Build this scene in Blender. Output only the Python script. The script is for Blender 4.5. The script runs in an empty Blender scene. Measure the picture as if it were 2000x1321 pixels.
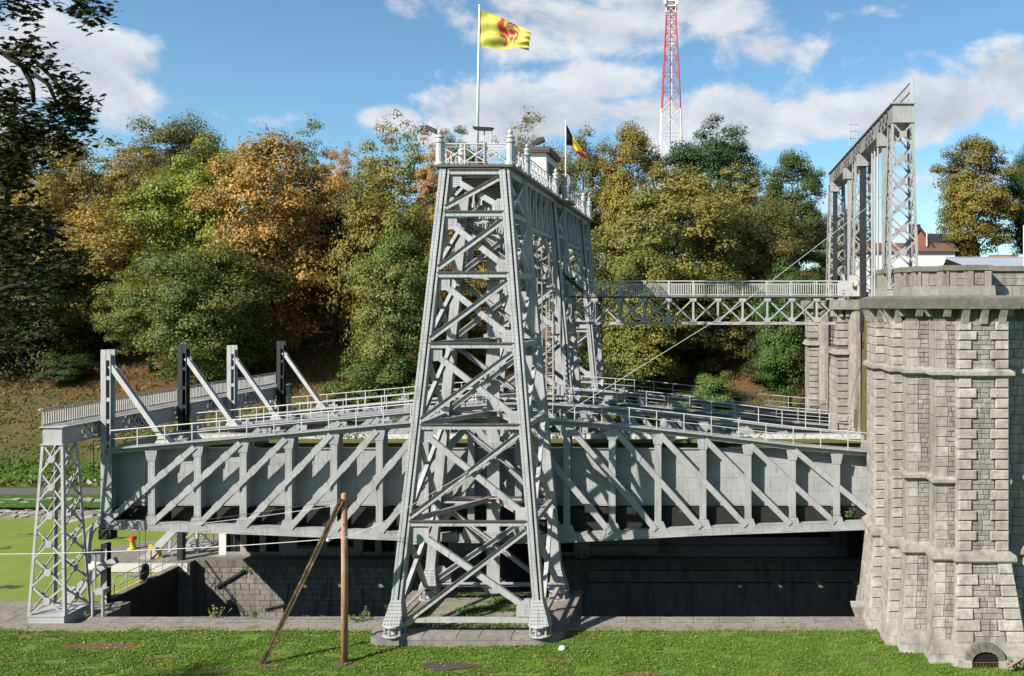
import bpy, math, random
import numpy as np
from mathutils import Vector, Matrix, noise as mnoise
rnd = random.Random(7)
sc = bpy.context.scene
col = sc.collection
R = math.radians
# ------------------------------------------------------------------ camera, light, sky
CAMZ = 16.7
F = 1660.0           # focal length in pixels of the 2000 px wide photograph
cam = bpy.data.cameras.new("camera")
camo = bpy.data.objects.new("camera", cam)
col.objects.link(camo)
camo.location = (0, 0, CAMZ)
camo.rotation_euler = (R(90), 0, 0)
cam.sensor_width = 36
cam.lens = 36 * F / 2000
cam.shift_x = -0.195
cam.shift_y = -0.0327
cam.clip_start = 0.2
cam.clip_end = 6000
sc.camera = camo

SUN_DIR = Vector((-1.0, -1.0, 1.03)).normalized()      # towards the sun
sun = bpy.data.lights.new("sun", 'SUN')
sun.energy = 5.0
sun.angle = R(0.53)
sun.color = (1.0, 0.955, 0.88)
suno = bpy.data.objects.new("sun", sun)
suno.rotation_euler = (-SUN_DIR).to_track_quat('-Z', 'Y').to_euler()
col.objects.link(suno)

sc.view_settings.view_transform = 'Standard'
sc.view_settings.look = 'None'
sc.view_settings.exposure = 1.0
sc.view_settings.gamma = 1.0
sc.view_settings.use_curve_mapping = False

world = bpy.data.worlds.new("World")
sc.world = world
world.use_nodes = True
wn = world.node_tree
for n in list(wn.nodes):
    wn.nodes.remove(n)

def nd(nt, t, **kw):
    n = nt.nodes.new(t)
    for k, v in kw.items():
        if k.startswith('i_'):
            n.inputs[int(k[2:])].default_value = v
        else:
            setattr(n, k, v)
    return n

def mth(nt, op, a, b=None, c=None, clamp=False):
    n = nt.nodes.new('ShaderNodeMath')
    n.operation = op
    n.use_clamp = clamp
    for i, x in enumerate((a, b, c)):
        if x is None:
            continue
        if isinstance(x, (int, float)):
            n.inputs[i].default_value = x
        else:
            nt.links.new(x, n.inputs[i])
    return n.outputs[0]

def build_world():
    L = wn.links.new
    out = nd(wn, 'ShaderNodeOutputWorld')
    bg = nd(wn, 'ShaderNodeBackground')
    bg.inputs[1].default_value = 0.05
    sky = nd(wn, 'ShaderNodeTexSky')
    sky.sky_type = 'NISHITA'
    sky.sun_disc = False
    sky.sun_elevation = math.asin(SUN_DIR.z)
    sky.sun_rotation = R(225)
    sky.air_density = 1.0
    sky.dust_density = 0.3
    sky.ozone_density = 1.6
    tc = nd(wn, 'ShaderNodeTexCoord')
    nrm = nd(wn, 'ShaderNodeVectorMath', operation='NORMALIZE')
    L(tc.outputs['Generated'], nrm.inputs[0])
    sep = nd(wn, 'ShaderNodeSeparateXYZ')
    L(nrm.outputs[0], sep.inputs[0])
    X, Y, Z = sep.outputs
    az = mth(wn, 'ARCTAN2', X, Y)
    el = mth(wn, 'ARCSINE', Z)
    # clouds of this sky: (azimuth, elevation, half widths) of each bank, measured as directions
    def dirn(px, py):
        dx, dz = (px - 1390) / F, (595 - py) / F
        return math.atan2(dx, 1), math.atan2(dz, math.hypot(dx, 1))
    banks = [(70, 110, 175, 95, 1.25), (1120, 60, 250, 66, 1.1), (1330, 20, 260, 70, 1.0), (1000, 230, 210, 62, 1.2),
             (770, 228, 70, 32, 1.1), (1500, 100, 150, 50, 1.0), (1480, 235, 190, 80, 1.25), (1290, 240, 140, 60, 1.0),
             (1830, 215, 170, 60, 1.25), (1980, 170, 110, 80, 1.2), (1180, 150, 160, 55, .8), (1720, 20, 130, 30, .5),
             (1850, 380, 120, 70, .9), (2300, 100, 260, 120, 1.0), (-300, 200, 260, 120, 1.0), (620, 470, 500, 60, .6),
             (1300, 420, 500, 90, .7)]
    tot = None
    for px, py, sx, sy, amp in banks:
        a0, e0 = dirn(px, py)
        k = math.hypot(1, (px - 1390) / F)
        da = mth(wn, 'MULTIPLY', mth(wn, 'SUBTRACT', az, a0), F / sx * (1 / k if k > 1.15 else 1) * k * 1.0)
        de = mth(wn, 'MULTIPLY', mth(wn, 'SUBTRACT', el, e0), F * k / sy)
        q = mth(wn, 'ADD', mth(wn, 'MULTIPLY', da, da), mth(wn, 'MULTIPLY', de, de))
        g = mth(wn, 'MULTIPLY', mth(wn, 'EXPONENT', mth(wn, 'MULTIPLY', q, -0.9)), amp)
        tot = g if tot is None else mth(wn, 'MAXIMUM', tot, g)
    # clouds all round the rest of the sky
    nb = nd(wn, 'ShaderNodeTexNoise')
    nb.inputs['Scale'].default_value = 2.2
    nb.inputs['Detail'].default_value = 3
    L(nrm.outputs[0], nb.inputs['Vector'])
    away = mth(wn, 'SMOOTHSTEP' if False else 'LESS_THAN', Y, -0.05)
    tot = mth(wn, 'ADD', tot, mth(wn, 'MULTIPLY', away, mth(wn, 'MULTIPLY', nb.outputs[0], 0.6)))
    def fbm(vec_out, scale, det=7, rough=.58):
        n = nd(wn, 'ShaderNodeTexNoise')
        n.inputs['Scale'].default_value = scale
        n.inputs['Detail'].default_value = det
        n.inputs['Roughness'].default_value = rough
        n.inputs['Distortion'].default_value = .25
        L(vec_out, n.inputs['Vector'])
        return n.outputs[0]
    mp = nd(wn, 'ShaderNodeMapping')
    mp.inputs['Scale'].default_value = (1, 1, 1.7)
    L(nrm.outputs[0], mp.inputs[0])
    mp2 = nd(wn, 'ShaderNodeMapping')
    mp2.inputs['Scale'].default_value = (1, 1, 1.7)
    mp2.inputs['Location'].default_value = (-0.012, -0.006, 0.028)
    L(nrm.outputs[0], mp2.inputs[0])
    n1 = fbm(mp.outputs[0], 7.5)
    n2 = fbm(mp2.outputs[0], 7.5)
    dens = mth(wn, 'ADD', mth(wn, 'MULTIPLY', tot, .75), mth(wn, 'MULTIPLY', mth(wn, 'SUBTRACT', n1, .5), 2.3))
    mr = nd(wn, 'ShaderNodeMapRange', interpolation_type='SMOOTHSTEP')
    mr.inputs[1].default_value = .26
    mr.inputs[2].default_value = .62
    L(dens, mr.inputs[0])
    mask = mr.outputs[0]
    relief = mth(wn, 'MULTIPLY', mth(wn, 'SUBTRACT', n1, n2), 3.0)
    thick = nd(wn, 'ShaderNodeMapRange')
    thick.inputs[1].default_value = .5
    thick.inputs[2].default_value = 1.35
    thick.inputs[3].default_value = .75
    thick.inputs[4].default_value = .18
    L(dens, thick.inputs[0])
    val = mth(wn, 'ADD', thick.outputs[0], relief, clamp=True)
    mixc = nd(wn, 'ShaderNodeMixRGB')
    mixc.inputs[1].default_value = (4.7, 5.1, 6.0, 1)
    mixc.inputs[2].default_value = (8.6, 8.8, 9.2, 1)
    L(val, mixc.inputs[0])
    mixs = nd(wn, 'ShaderNodeMixRGB')
    L(mth(wn, 'MULTIPLY', mask, .93), mixs.inputs[0])
    tint = nd(wn, 'ShaderNodeMixRGB', blend_type='MULTIPLY')
    tint.inputs[0].default_value = 1
    tint.inputs[2].default_value = (1.10, 1.47, 1.58, 1)
    L(sky.outputs[0], tint.inputs[1])
    L(tint.outputs[0], mixs.inputs[1])
    L(mixc.outputs[0], mixs.inputs[2])
    L(mixs.outputs[0], bg.inputs[0])
    L(bg.outputs[0], out.inputs[0])
build_world()

# ------------------------------------------------------------------ helpers
def at(px, py, D):
    """point of the place that stands D metres ahead and is seen at px, py of the photograph"""
    return Vector(((px - 1390) / F * D, D, CAMZ - (py - 595) / F * D))
def xat(px, D): return (px - 1390) / F * D
def zat(py, D): return CAMZ - (py - 595) / F * D
V = lambda *a: Vector(a)

class M:
    def __init__(s):
        s.v = []; s.f = []; s.mi = []
    def hexa(s, p, mi=0):
        b = len(s.v); s.v += [tuple(q) for q in p]
        for q in ((0, 3, 2, 1), (4, 5, 6, 7), (0, 1, 5, 4), (1, 2, 6, 5), (2, 3, 7, 6), (3, 0, 4, 7)):
            s.f.append(tuple(b + i for i in q)); s.mi.append(mi)
        return s
    def box(s, x0, x1, y0, y1, z0, z1, mi=0):
        return s.hexa([(x0, y0, z0), (x1, y0, z0), (x1, y1, z0), (x0, y1, z0), (x0, y0, z1), (x1, y0, z1), (x1, y1, z1), (x0, y1, z1)], mi)
    def fr(s, A, B, n):
        A, B, n = Vector(A), Vector(B), Vector(n)
        w = (B - A).normalized()
        v = n - w * n.dot(w)
        v = v.normalized() if v.length > 1e-4 else w.orthogonal().normalized()
        u = v.cross(w) * -1.0
        return A, B, u, v
    def beam(s, A, B, n, rs, mi=0):
        A, B, u, v = s.fr(A, B, n)
        for (u0, u1, v0, v1) in rs:
            p = []
            for P in (A, B):
                for (a, b) in ((u0, v0), (u1, v0), (u1, v1), (u0, v1)):
                    p.append(P + u * a + v * b)
            s.hexa(p, mi)
        return s
    def rivets(s, A, B, n, us, voff, step=.22, r=.028, h=.02, mi=0):
        A, B, u, v = s.fr(A, B, n)
        r *= 1.25; h *= 1.5
        Ln = (B - A).length
        w = (B - A) / Ln
        k = max(1, int(Ln / step))
        for uu in us:
            for i in range(k):
                c = A + w * ((i + .5) * Ln / k) + u * uu + v * voff
                b = len(s.v)
                s.v += [tuple(c + u * r), tuple(c + w * r), tuple(c - u * r), tuple(c - w * r), tuple(c + v * h)]
                for q in range(4):
                    s.f.append((b + q, b + (q + 1) % 4, b + 4)); s.mi.append(mi)
        return s
    def rgrid(s, C, u, w, n, nu, nw, du, dw, r=.028, h=.02):
        r *= 1.25; h *= 1.5
        C, u, w, n = Vector(C), Vector(u).normalized(), Vector(w).normalized(), Vector(n).normalized()
        for i in range(nu):
            for j in range(nw):
                c = C + u * ((i - (nu - 1) / 2) * du) + w * ((j - (nw - 1) / 2) * dw)
                b = len(s.v)
                s.v += [tuple(c + u * r), tuple(c + w * r), tuple(c - u * r), tuple(c - w * r), tuple(c + n * h)]
                for q in range(4):
                    s.f.append((b + q, b + (q + 1) % 4, b + 4)); s.mi.append(0)
        return s
    def tube(s, pts, r, seg=6, mi=0):
        pts = [Vector(p) for p in pts]
        rs = r if isinstance(r, (list, tuple)) else [r] * len(pts)
        b = len(s.v)
        ref = None
        for i, p in enumerate(pts):
            d = (pts[min(i + 1, len(pts) - 1)] - pts[max(i - 1, 0)]).normalized()
            if ref is None or abs(ref.dot(d)) > .95:
                ref = Vector((0, 0, 1)) if abs(d.z) < .9 else Vector((1, 0, 0))
            a = d.cross(ref).normalized(); c = d.cross(a)
            for k in range(seg):
                t = 2 * math.pi * k / seg
                s.v.append(tuple(p + (a * math.cos(t) + c * math.sin(t)) * rs[i]))
        for i in range(len(pts) - 1):
            for k in range(seg):
                k2 = (k + 1) % seg
                s.f.append((b + i * seg + k, b + i * seg + k2, b + (i + 1) * seg + k2, b + (i + 1) * seg + k)); s.mi.append(mi)
        s.f.append(tuple(b + k for k in range(seg))[::-1]); s.mi.append(mi)
        s.f.append(tuple(b + (len(pts) - 1) * seg + k for k in range(seg))); s.mi.append(mi)
        return s
    def lathe(s, c, prof, seg=12, mi=0):
        c = Vector(c); b = len(s.v)
        for (r, z) in prof:
            for k in range(seg):
                t = 2 * math.pi * k / seg
                s.v.append((c.x + r * math.cos(t), c.y + r * math.sin(t), c.z + z))
        for i in range(len(prof) - 1):
            for k in range(seg):
                k2 = (k + 1) % seg
                s.f.append((b + i * seg + k, b + i * seg + k2, b + (i + 1) * seg + k2, b + (i + 1) * seg + k)); s.mi.append(mi)
        s.f.append(tuple(b + k for k in range(seg))[::-1]); s.mi.append(mi)
        s.f.append(tuple(b + (len(prof) - 1) * seg + k for k in range(seg))); s.mi.append(mi)
        return s
    def prism(s, pts, d, mi=0):
        """polygon of 3D points extruded by vector d"""
        b = len(s.v); n = len(pts); d = Vector(d)
        s.v += [tuple(Vector(p)) for p in pts] + [tuple(Vector(p) + d) for p in pts]
        s.f.append(tuple(b + i for i in range(n))); s.mi.append(mi)
        s.f.append(tuple(b + n + i for i in range(n))[::-1]); s.mi.append(mi)
        for i in range(n):
            j = (i + 1) % n
            s.f.append((b + i, b + n + i, b + n + j, b + j)); s.mi.append(mi)
        return s
    def quad(s, *p, mi=0):
        b = len(s.v); s.v += [tuple(q) for q in p]
        s.f.append(tuple(range(b, b + len(p)))); s.mi.append(mi)
        return s
    def mesh(s, name, mats, o=(0, 0, 0), smooth=False):
        me = bpy.data.meshes.new(name)
        o = Vector(o)
        me.from_pydata([(a - o.x, b - o.y, c - o.z) for a, b, c in s.v], [], s.f)
        for m in (mats if isinstance(mats, (list, tuple)) else [mats]):
            me.materials.append(m)
        if any(s.mi):
            me.polygons.foreach_set('material_index', s.mi)
        if smooth:
            me.polygons.foreach_set('use_smooth', [True] * len(me.polygons))
        me.update()
        return me

ORI = {}
def tagit(o, label=None, cat=None, group=None, kind=None):
    if label: o['label'] = label
    if cat: o['category'] = cat
    if group: o['group'] = group
    if kind: o['kind'] = kind
    return o
def thing(name, label, cat, loc=(0, 0, 0), group=None):
    o = bpy.data.objects.new(name, None)
    o.empty_display_size = .3
    o.location = loc
    col.objects.link(o)
    ORI[o.name] = Vector(loc)
    return tagit(o, label, cat, group)
def part(m, name, mat, parent, label=None, kind=None, smooth=False):
    og = ORI[parent.name]
    me = m if isinstance(m, bpy.types.Mesh) else m.mesh(name, mat, og, smooth)
    o = bpy.data.objects.new(name, me)
    col.objects.link(o)
    o.parent = parent
    ORI[o.name] = og
    return tagit(o, label, None, None, kind)
def top(m, name, mat, label=None, cat=None, loc=(0, 0, 0), group=None, kind=None, smooth=False):
    me = m.mesh(name, mat, loc, smooth)
    o = bpy.data.objects.new(name, me)
    o.location = loc
    col.objects.link(o)
    ORI[o.name] = Vector(loc)
    return tagit(o, label, cat, group, kind)
def struct(m, name, mat, smooth=False):
    return top(m, name, mat, kind='structure', smooth=smooth)
def inst(me, name, parent, loc, rot=None, scale=None):
    """shared-mesh piece under a parent; loc in world"""
    o = bpy.data.objects.new(name, me)
    col.objects.link(o)
    o.parent = parent
    o.location = Vector(loc) - ORI[parent.name]
    if rot: o.rotation_euler = rot
    if scale: o.scale = scale
    ORI[o.name] = Vector(loc)
    return o

def H(w, d, t=.06, web=.1):
    return [(-w / 2, w / 2, d / 2 - t, d / 2), (-w / 2, w / 2, -d / 2, -d / 2 + t), (-web / 2, web / 2, -d / 2 + t, d / 2 - t)]
def BX(w, d, v=0):
    return [(-w / 2, w / 2, v - d / 2, v + d / 2)]
def TEE(w, d, t=.05, v=0):      # flat flange turned to the viewer, stem behind
    return [(-w / 2, w / 2, v - t, v), (-t / 2, t / 2, v - d, v - t)]
def ANG(w, d, t=.05, v=0):      # angle: face plate plus a shelf on its upper edge standing out
    return [(-w / 2, w / 2, v - t, v), (w / 2 - t, w / 2, v, v + d)]
def ANGL(w, d, t=.05, v=0):
    return [(-w / 2, w / 2, v - t, v), (-w / 2, -w / 2 + t, v, v + d)]

# ------------------------------------------------------------------ materials
def newmat(name, rough=.6, spec=.3):
    m = bpy.data.materials.new(name)
    m.use_nodes = True
    nt = m.node_tree
    b = nt.nodes['Principled BSDF']
    b.inputs['Roughness'].default_value = rough
    b.inputs['Specular IOR Level'].default_value = spec
    return m, nt, b
def noise(nt, scale, det=5, rough=.55, vec=None, mapscale=None, dist=0):
    g = nt.nodes.new('ShaderNodeNewGeometry')
    src = vec or g.outputs['Position']
    if mapscale:
        mp = nt.nodes.new('ShaderNodeMapping')
        mp.inputs['Scale'].default_value = mapscale
        nt.links.new(src, mp.inputs[0]); src = mp.outputs[0]
    n = nt.nodes.new('ShaderNodeTexNoise')
    n.inputs['Scale'].default_value = scale
    n.inputs['Detail'].default_value = det
    n.inputs['Roughness'].default_value = rough
    n.inputs['Distortion'].default_value = dist
    nt.links.new(src, n.inputs['Vector'])
    return n.outputs[0]
def ramp(nt, fac, stops):
    r = nt.nodes.new('ShaderNodeValToRGB')
    e = r.color_ramp.elements
    while len(e) < len(stops): e.new(.5)
    for el, (p, c) in zip(e, stops):
        el.position = p
        el.color = (*c, 1) if len(c) == 3 else c
    nt.links.new(fac, r.inputs[0])
    return r.outputs[0]
def mixc(nt, fac, a, b, bt='MIX'):
    n = nt.nodes.new('ShaderNodeMixRGB'); n.blend_type = bt
    for i, x in enumerate((fac, a, b)):
        if isinstance(x, (int, float)): n.inputs[i].default_value = x
        elif isinstance(x, tuple): n.inputs[i].default_value = (*x, 1)
        else: nt.links.new(x, n.inputs[i])
    return n.outputs[0]
def rng(nt, x, a, b, c=0, d=1):
    n = nt.nodes.new('ShaderNodeMapRange')
    nt.links.new(x, n.inputs[0])
    for i, q in enumerate((a, b, c, d)): n.inputs[i + 1].default_value = q
    return n.outputs[0]
def bump(nt, b, h, strength=.3, dist=.02):
    n = nt.nodes.new('ShaderNodeBump')
    n.inputs['Strength'].default_value = strength
    n.inputs['Distance'].default_value = dist
    nt.links.new(h, n.inputs['Height'])
    nt.links.new(n.outputs[0], b.inputs['Normal'])
def orand(nt):
    return nt.nodes.new('ShaderNodeObjectInfo').outputs['Random']

def steel(name, base, rust=.3, dirt=.35, rough=.5):
    base = tuple(x * .70 for x in base)
    m, nt, b = newmat(name, rough, .4)
    k = mixc(nt, rng(nt, noise(nt, 1.1, 6), .3, .7), tuple(c * .86 for c in base), tuple(min(1, c * 1.1) for c in base))
    k = mixc(nt, rng(nt, orand(nt), 0, 1, 0, .16), k, tuple(c * .6 for c in base))
    st = rng(nt, noise(nt, 2.6, 6, .65, mapscale=(2.2, 2.2, .28)), .52, .75, 0, dirt)
    k = mixc(nt, st, k, (base[0] * .42, base[1] * .4, base[2] * .36))
    fine = rng(nt, noise(nt, 14, 4, .7), .58, .75, 0, .35 * dirt + .1)
    k = mixc(nt, fine, k, (base[0] * .5, base[1] * .47, base[2] * .42))
    ru = rng(nt, noise(nt, 1.7, 8, .72), .66 - .16 * rust, .76 - .14 * rust, 0, .85)
    k = mixc(nt, ru, k, mixc(nt, noise(nt, 9), (.17, .085, .05), (.28, .16, .11)))
    nt.links.new(k, b.inputs['Base Color'])
    bump(nt, b, noise(nt, 22, 4), .18, .01)
    return m
S_TOWER = steel('paint_tower', (.445, .445, .443), .28, 1.0)
S_CAIS = steel('paint_caisson', (.40, .40, .40), .0, .6, .45)
S_CAIS2 = steel('paint_caisson_chord', (.39, .388, .382), .16, .8, .5)
S_RAIL = steel('paint_rail', (.57, .56, .54), .1, .4)
S_RUST = steel('paint_rusty', (.42, .39, .38), .85, .7)
S_DARK = steel('grease_and_shade_black', (.018, .016, .015), .15, .4, .7)  # near-black grease; on the under-tank members it paints the shade
S_GANT = steel('paint_gantry', (.46, .455, .45), .1, .4)
S_RIGHT = steel('paint_right_gantry', (.40, .39, .38), .45, .95)
S_BLACK = steel('black_iron', (.03, .03, .032), .2, .3, .5)
S_BRIDGE = steel('paint_bridge', (.43, .42, .41), .3, .6)

def flat(name, c, rough=.6, var=.15, scale=6, bmp=.1):
    c = tuple(x * .72 for x in c)
    m, nt, b = newmat(name, rough)
    k = mixc(nt, noise(nt, scale, 6), tuple(x * (1 - var) for x in c), tuple(min(1, x * (1 + var)) for x in c))
    nt.links.new(k, b.inputs['Base Color'])
    if bmp: bump(nt, b, noise(nt, scale * 4), bmp, .01)
    return m
def stone(name, c1, c2, stain=.5, moss=0.0, bmp=.6):
    c1 = tuple(x * .66 for x in c1); c2 = tuple(x * .66 for x in c2)
    m, nt, b = newmat(name, .85, .2)
    k = mixc(nt, orand(nt), c1, c2)
    k = mixc(nt, rng(nt, noise(nt, 3.5, 8, .65), .35, .7), k, tuple(x * .72 for x in c1))
    st = rng(nt, noise(nt, 1.3, 7, .62, mapscale=(1.6, 1.6, .3)), .5, .72, 0, stain)
    k = mixc(nt, st, k, (c1[0] * .32, c1[1] * .31, c1[2] * .3))
    bg_ = rng(nt, noise(nt, .45, 6, .62), .45, .66, 0, stain * .55)
    k = mixc(nt, bg_, k, (c1[0] * .45, c1[1] * .43, c1[2] * .42))
    wh = rng(nt, noise(nt, 2.1, 8, .7, mapscale=(1.5, 1.5, .35)), .64, .76, 0, .6)
    k = mixc(nt, wh, k, (.42, .405, .38))
    if moss:
        k = mixc(nt, rng(nt, noise(nt, 1.9, 6, .6), .5, .68, 0, moss), k, (.10, .11, .035))
    nt.links.new(k, b.inputs['Base Color'])
    bump(nt, b, noise(nt, 7, 9, .7), bmp, .05)
    return m
ST_ASH = stone('stone_ashlar', (.42, .385, .335), (.60, .56, .505), .6)
ST_QUOIN = stone('stone_quoin', (.42, .375, .325), (.62, .565, .50), .55, 0, .45)
ST_RUB = stone('stone_rubble', (.32, .295, .26), (.50, .47, .42), .6, 0, .9)
ST_TRIM = stone('stone_trim', (.40, .37, .325), (.50, .465, .41), .7, .35, .3)
ST_COP = stone('stone_coping', (.20, .185, .16), (.27, .25, .215), .5, .35, .4)
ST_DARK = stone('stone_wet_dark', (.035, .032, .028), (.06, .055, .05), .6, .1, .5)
ST_WALL = stone('stone_basin', (.32, .29, .25), (.40, .365, .315), .9, .12, .7)
MORTAR = stone('mortar', (.22, .20, .17), (.24, .215, .18), .6, .1, .8)
CONC = stone('concrete', (.38, .345, .30), (.42, .38, .33), .7, .15, .3)
QUAY = stone('quay_paving', (.28, .255, .225), (.37, .34, .30), .5, .15, .4)
LEDGE = stone('ledge_stone', (.30, .27, .24), (.38, .345, .31), .5, .1, .3)
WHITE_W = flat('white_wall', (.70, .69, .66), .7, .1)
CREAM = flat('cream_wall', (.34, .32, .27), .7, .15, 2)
YELLOW = flat('yellow_paint', (.62, .44, .02), .45, .1)
REDP = flat('red_paint', (.55, .03, .03), .5, .1)
GLASS = flat('dark_glass', (.015, .017, .02), .1, .2, 2, 0)
ROOFBR = flat('brown_fascia', (.10, .07, .06), .6, .2)
WHITE_P = flat('white_gloss', (.78, .78, .77), .4, .04, 3, 0)
LAMPM = flat('lamp_housing', (.05, .05, .055), .4, .1)
CABLE = flat('cable_white', (.60, .60, .58), .5, .05, 3, 0)
CABLE_D = flat('cable_dark', (.05, .05, .05), .6, .05, 3, 0)
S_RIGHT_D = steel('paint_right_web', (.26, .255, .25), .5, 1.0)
BARK = flat('bark', (.075, .06, .045), .9, .4, 5, .8)
BARK_D = flat('bark_dark', (.02, .016, .013), .9, .4, 5, .8)
MASTR = flat('mast_red', (.55, .10, .10), .5, .1, 1, 0)
MASTW = flat('mast_white', (.78, .78, .77), .5, .05, 1, 0)
TILE_D = flat('roof_slate', (.03, .034, .045), .5, .25, 2)
TILE_B = flat('roof_brown', (.14, .075, .05), .7, .2, 2)
BRICKR = flat('brick_red', (.30, .11, .06), .8, .2, 3)
METROOF = flat('metal_roof', (.36, .40, .45), .4, .12, 1.5)

def wood_mat():
    m, nt, b = newmat('weathered_pole', .75)
    g = noise(nt, 3, 6, .6, mapscale=(9, 9, .5))
    k = mixc(nt, rng(nt, g, .3, .7), (.20, .085, .04), (.46, .25, .14))
    k = mixc(nt, rng(nt, noise(nt, 1.2, 4, .6, mapscale=(3, 3, .6)), .5, .62), k, (.30, .25, .20))
    k = mixc(nt, rng(nt, noise(nt, 6, 4, .7, mapscale=(6, 6, .5)), .6, .7, 0, .8), k, (.05, .03, .02))
    nt.links.new(k, b.inputs['Base Color']); bump(nt, b, g, .5, .02)
    return m
WOOD = wood_mat()

def leafmat(name, sat=1.0, trans=.28, spec=.2):
    m = bpy.data.materials.new(name); m.use_nodes = True
    nt = m.node_tree
    b = nt.nodes['Principled BSDF']; out = nt.nodes['Material Output']
    oi = nt.nodes.new('ShaderNodeObjectInfo')
    a = nt.nodes.new('ShaderNodeAttribute'); a.attribute_name = 'tone'
    a2 = nt.nodes.new('ShaderNodeAttribute'); a2.attribute_name = 'patch'
    hsv = nt.nodes.new('ShaderNodeHueSaturation')
    warm = mixc(nt, 1.0, oi.outputs['Color'], (1.28, .96, .85), 'MULTIPLY')
    cl_ = mixc(nt, rng(nt, a2.outputs['Fac'], .45, 1.0, 0, 1), mixc(nt, 1.0, oi.outputs['Color'], (.88, 1.04, .95), 'MULTIPLY'), warm)
    nt.links.new(cl_, hsv.inputs['Color'])
    nt.links.new(rng(nt, a2.outputs['Fac'], 0, 1, .475, .525), hsv.inputs['Hue'])
    nt.links.new(rng(nt, a.outputs['Fac'], 0, 1, .55, 1.5), hsv.inputs['Value'])
    hsv.inputs['Saturation'].default_value = sat
    b.inputs['Roughness'].default_value = .55
    b.inputs['Specular IOR Level'].default_value = spec
    nt.links.new(hsv.outputs[0], b.inputs['Base Color'])
    tr = nt.nodes.new('ShaderNodeBsdfTranslucent')
    nt.links.new(mixc(nt, 1.0, hsv.outputs[0], (1.3, 1.25, .6), 'MULTIPLY'), tr.inputs[0])
    mx = nt.nodes.new('ShaderNodeMixShader'); mx.inputs[0].default_value = trans
    nt.links.new(b.outputs[0], mx.inputs[1]); nt.links.new(tr.outputs[0], mx.inputs[2])
    nt.links.new(mx.outputs[0], out.inputs[0])
    return m
LEAF = leafmat('autumn_leaves')

def grass_ground():
    m, nt, b = newmat('grass_ground', .9, .1)
    k = mixc(nt, rng(nt, noise(nt, 9, 6, .7), .3, .7), (.055, .11, .014), (.13, .215, .034))
    k = mixc(nt, rng(nt, noise(nt, .5, 5), .4, .65, 0, .6), k, (.125, .15, .035))
    dirt = rng(nt, noise(nt, .55, 7, .62, mapscale=(.6, 1.3, 1)), .60, .66)
    k = mixc(nt, dirt, k, mixc(nt, noise(nt, 12), (.12, .075, .04), (.2, .13, .07)))
    g = nt.nodes.new('ShaderNodeNewGeometry'); sp = nt.nodes.new('ShaderNodeSeparateXYZ')
    nt.links.new(g.outputs['Position'], sp.inputs[0])
    soil = mixc(nt, noise(nt, 14, 8, .75), (.07, .045, .025), (.17, .115, .065))
    nz = mth(nt, 'MULTIPLY', mth(nt, 'SUBTRACT', noise(nt, 2.2, 7, .7), .5), 2.6)
    for (cx, cy, rx, ry) in PATCHES:
        dx = mth(nt, 'DIVIDE', mth(nt, 'SUBTRACT', sp.outputs[0], cx), rx)
        dy = mth(nt, 'DIVIDE', mth(nt, 'SUBTRACT', sp.outputs[1], cy), ry)
        q = mth(nt, 'ADD', mth(nt, 'ADD', mth(nt, 'MULTIPLY', dx, dx), mth(nt, 'MULTIPLY', dy, dy)), nz)
        k = mixc(nt, rng(nt, q, 1.15, .75), k, soil)
    nt.links.new(k, b.inputs['Base Color']); bump(nt, b, noise(nt, 20, 8, .75), .8, .08)
    return m
PATCHES = []
for (px, py, rx, ry) in [(200, 1262, 2.0, .45), (672, 1299, .8, .22), (520, 1299, .7, .22), (1090, 1290, .7, .14),
                         (420, 1312, 1.7, .22), (60, 1240, 1.3, .14), (1520, 1236, 1.4, .17), (1260, 1316, 1.0, .22), (310, 1285, 1.0, .12), (1700, 1290, .8, .15)]:
    D_ = CAMZ * F / (py - 595)
    PATCHES.append((xat(px, D_), D_, rx, ry))
GRASSG = grass_ground()
def dirt_mat():
    m, nt, b = newmat('gravel_dirt', .95, .1)
    k = mixc(nt, noise(nt, 18, 8, .8), (.13, .11, .09), (.30, .26, .215))
    k = mixc(nt, rng(nt, noise(nt, 1.2, 6), .52, .66, 0, .7), k, (.09, .13, .04))
    nt.links.new(k, b.inputs['Base Color']); bump(nt, b, noise(nt, 25, 8, .8), .8, .05)
    return m
DIRT = dirt_mat()
def hill_mat():
    m, nt, b = newmat('hillside', .95, .1)
    g = nt.nodes.new('ShaderNodeNewGeometry'); sp = nt.nodes.new('ShaderNodeSeparateXYZ')
    nt.links.new(g.outputs['Position'], sp.inputs[0])
    zz = mth(nt, 'ADD', sp.outputs[2], mth(nt, 'MULTIPLY', mth(nt, 'SUBTRACT', noise(nt, .12, 5), .5), 7.0))
    green = mixc(nt, rng(nt, noise(nt, 2.2, 7, .7), .3, .7), (.04, .09, .012), (.08, .145, .02))
    dry = mixc(nt, rng(nt, noise(nt, .8, 8, .72), .3, .7), (.075, .07, .024), (.145, .11, .045))
    dry = mixc(nt, rng(nt, noise(nt, .35, 8, .7), .42, .62, 0, .75), dry, (.05, .075, .018))
    dry = mixc(nt, rng(nt, noise(nt, 3.5, 6, .75), .52, .66, 0, .7), dry, (.15, .085, .04))
    litter = mixc(nt, rng(nt, noise(nt, 1.6, 8, .75), .3, .7), (.07, .035, .018), (.17, .082, .042))
    k = mixc(nt, rng(nt, zz, .9, 2.4), green, dry)
    k = mixc(nt, rng(nt, zz, 5.2, 8.5), k, litter)
    nt.links.new(k, b.inputs['Base Color']); bump(nt, b, noise(nt, 3, 9, .75), 1.0, .35)
    return m
HILL = hill_mat()
ASPH = flat('asphalt_path', (.115, .105, .10), .85, .2, 4, .3)
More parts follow.
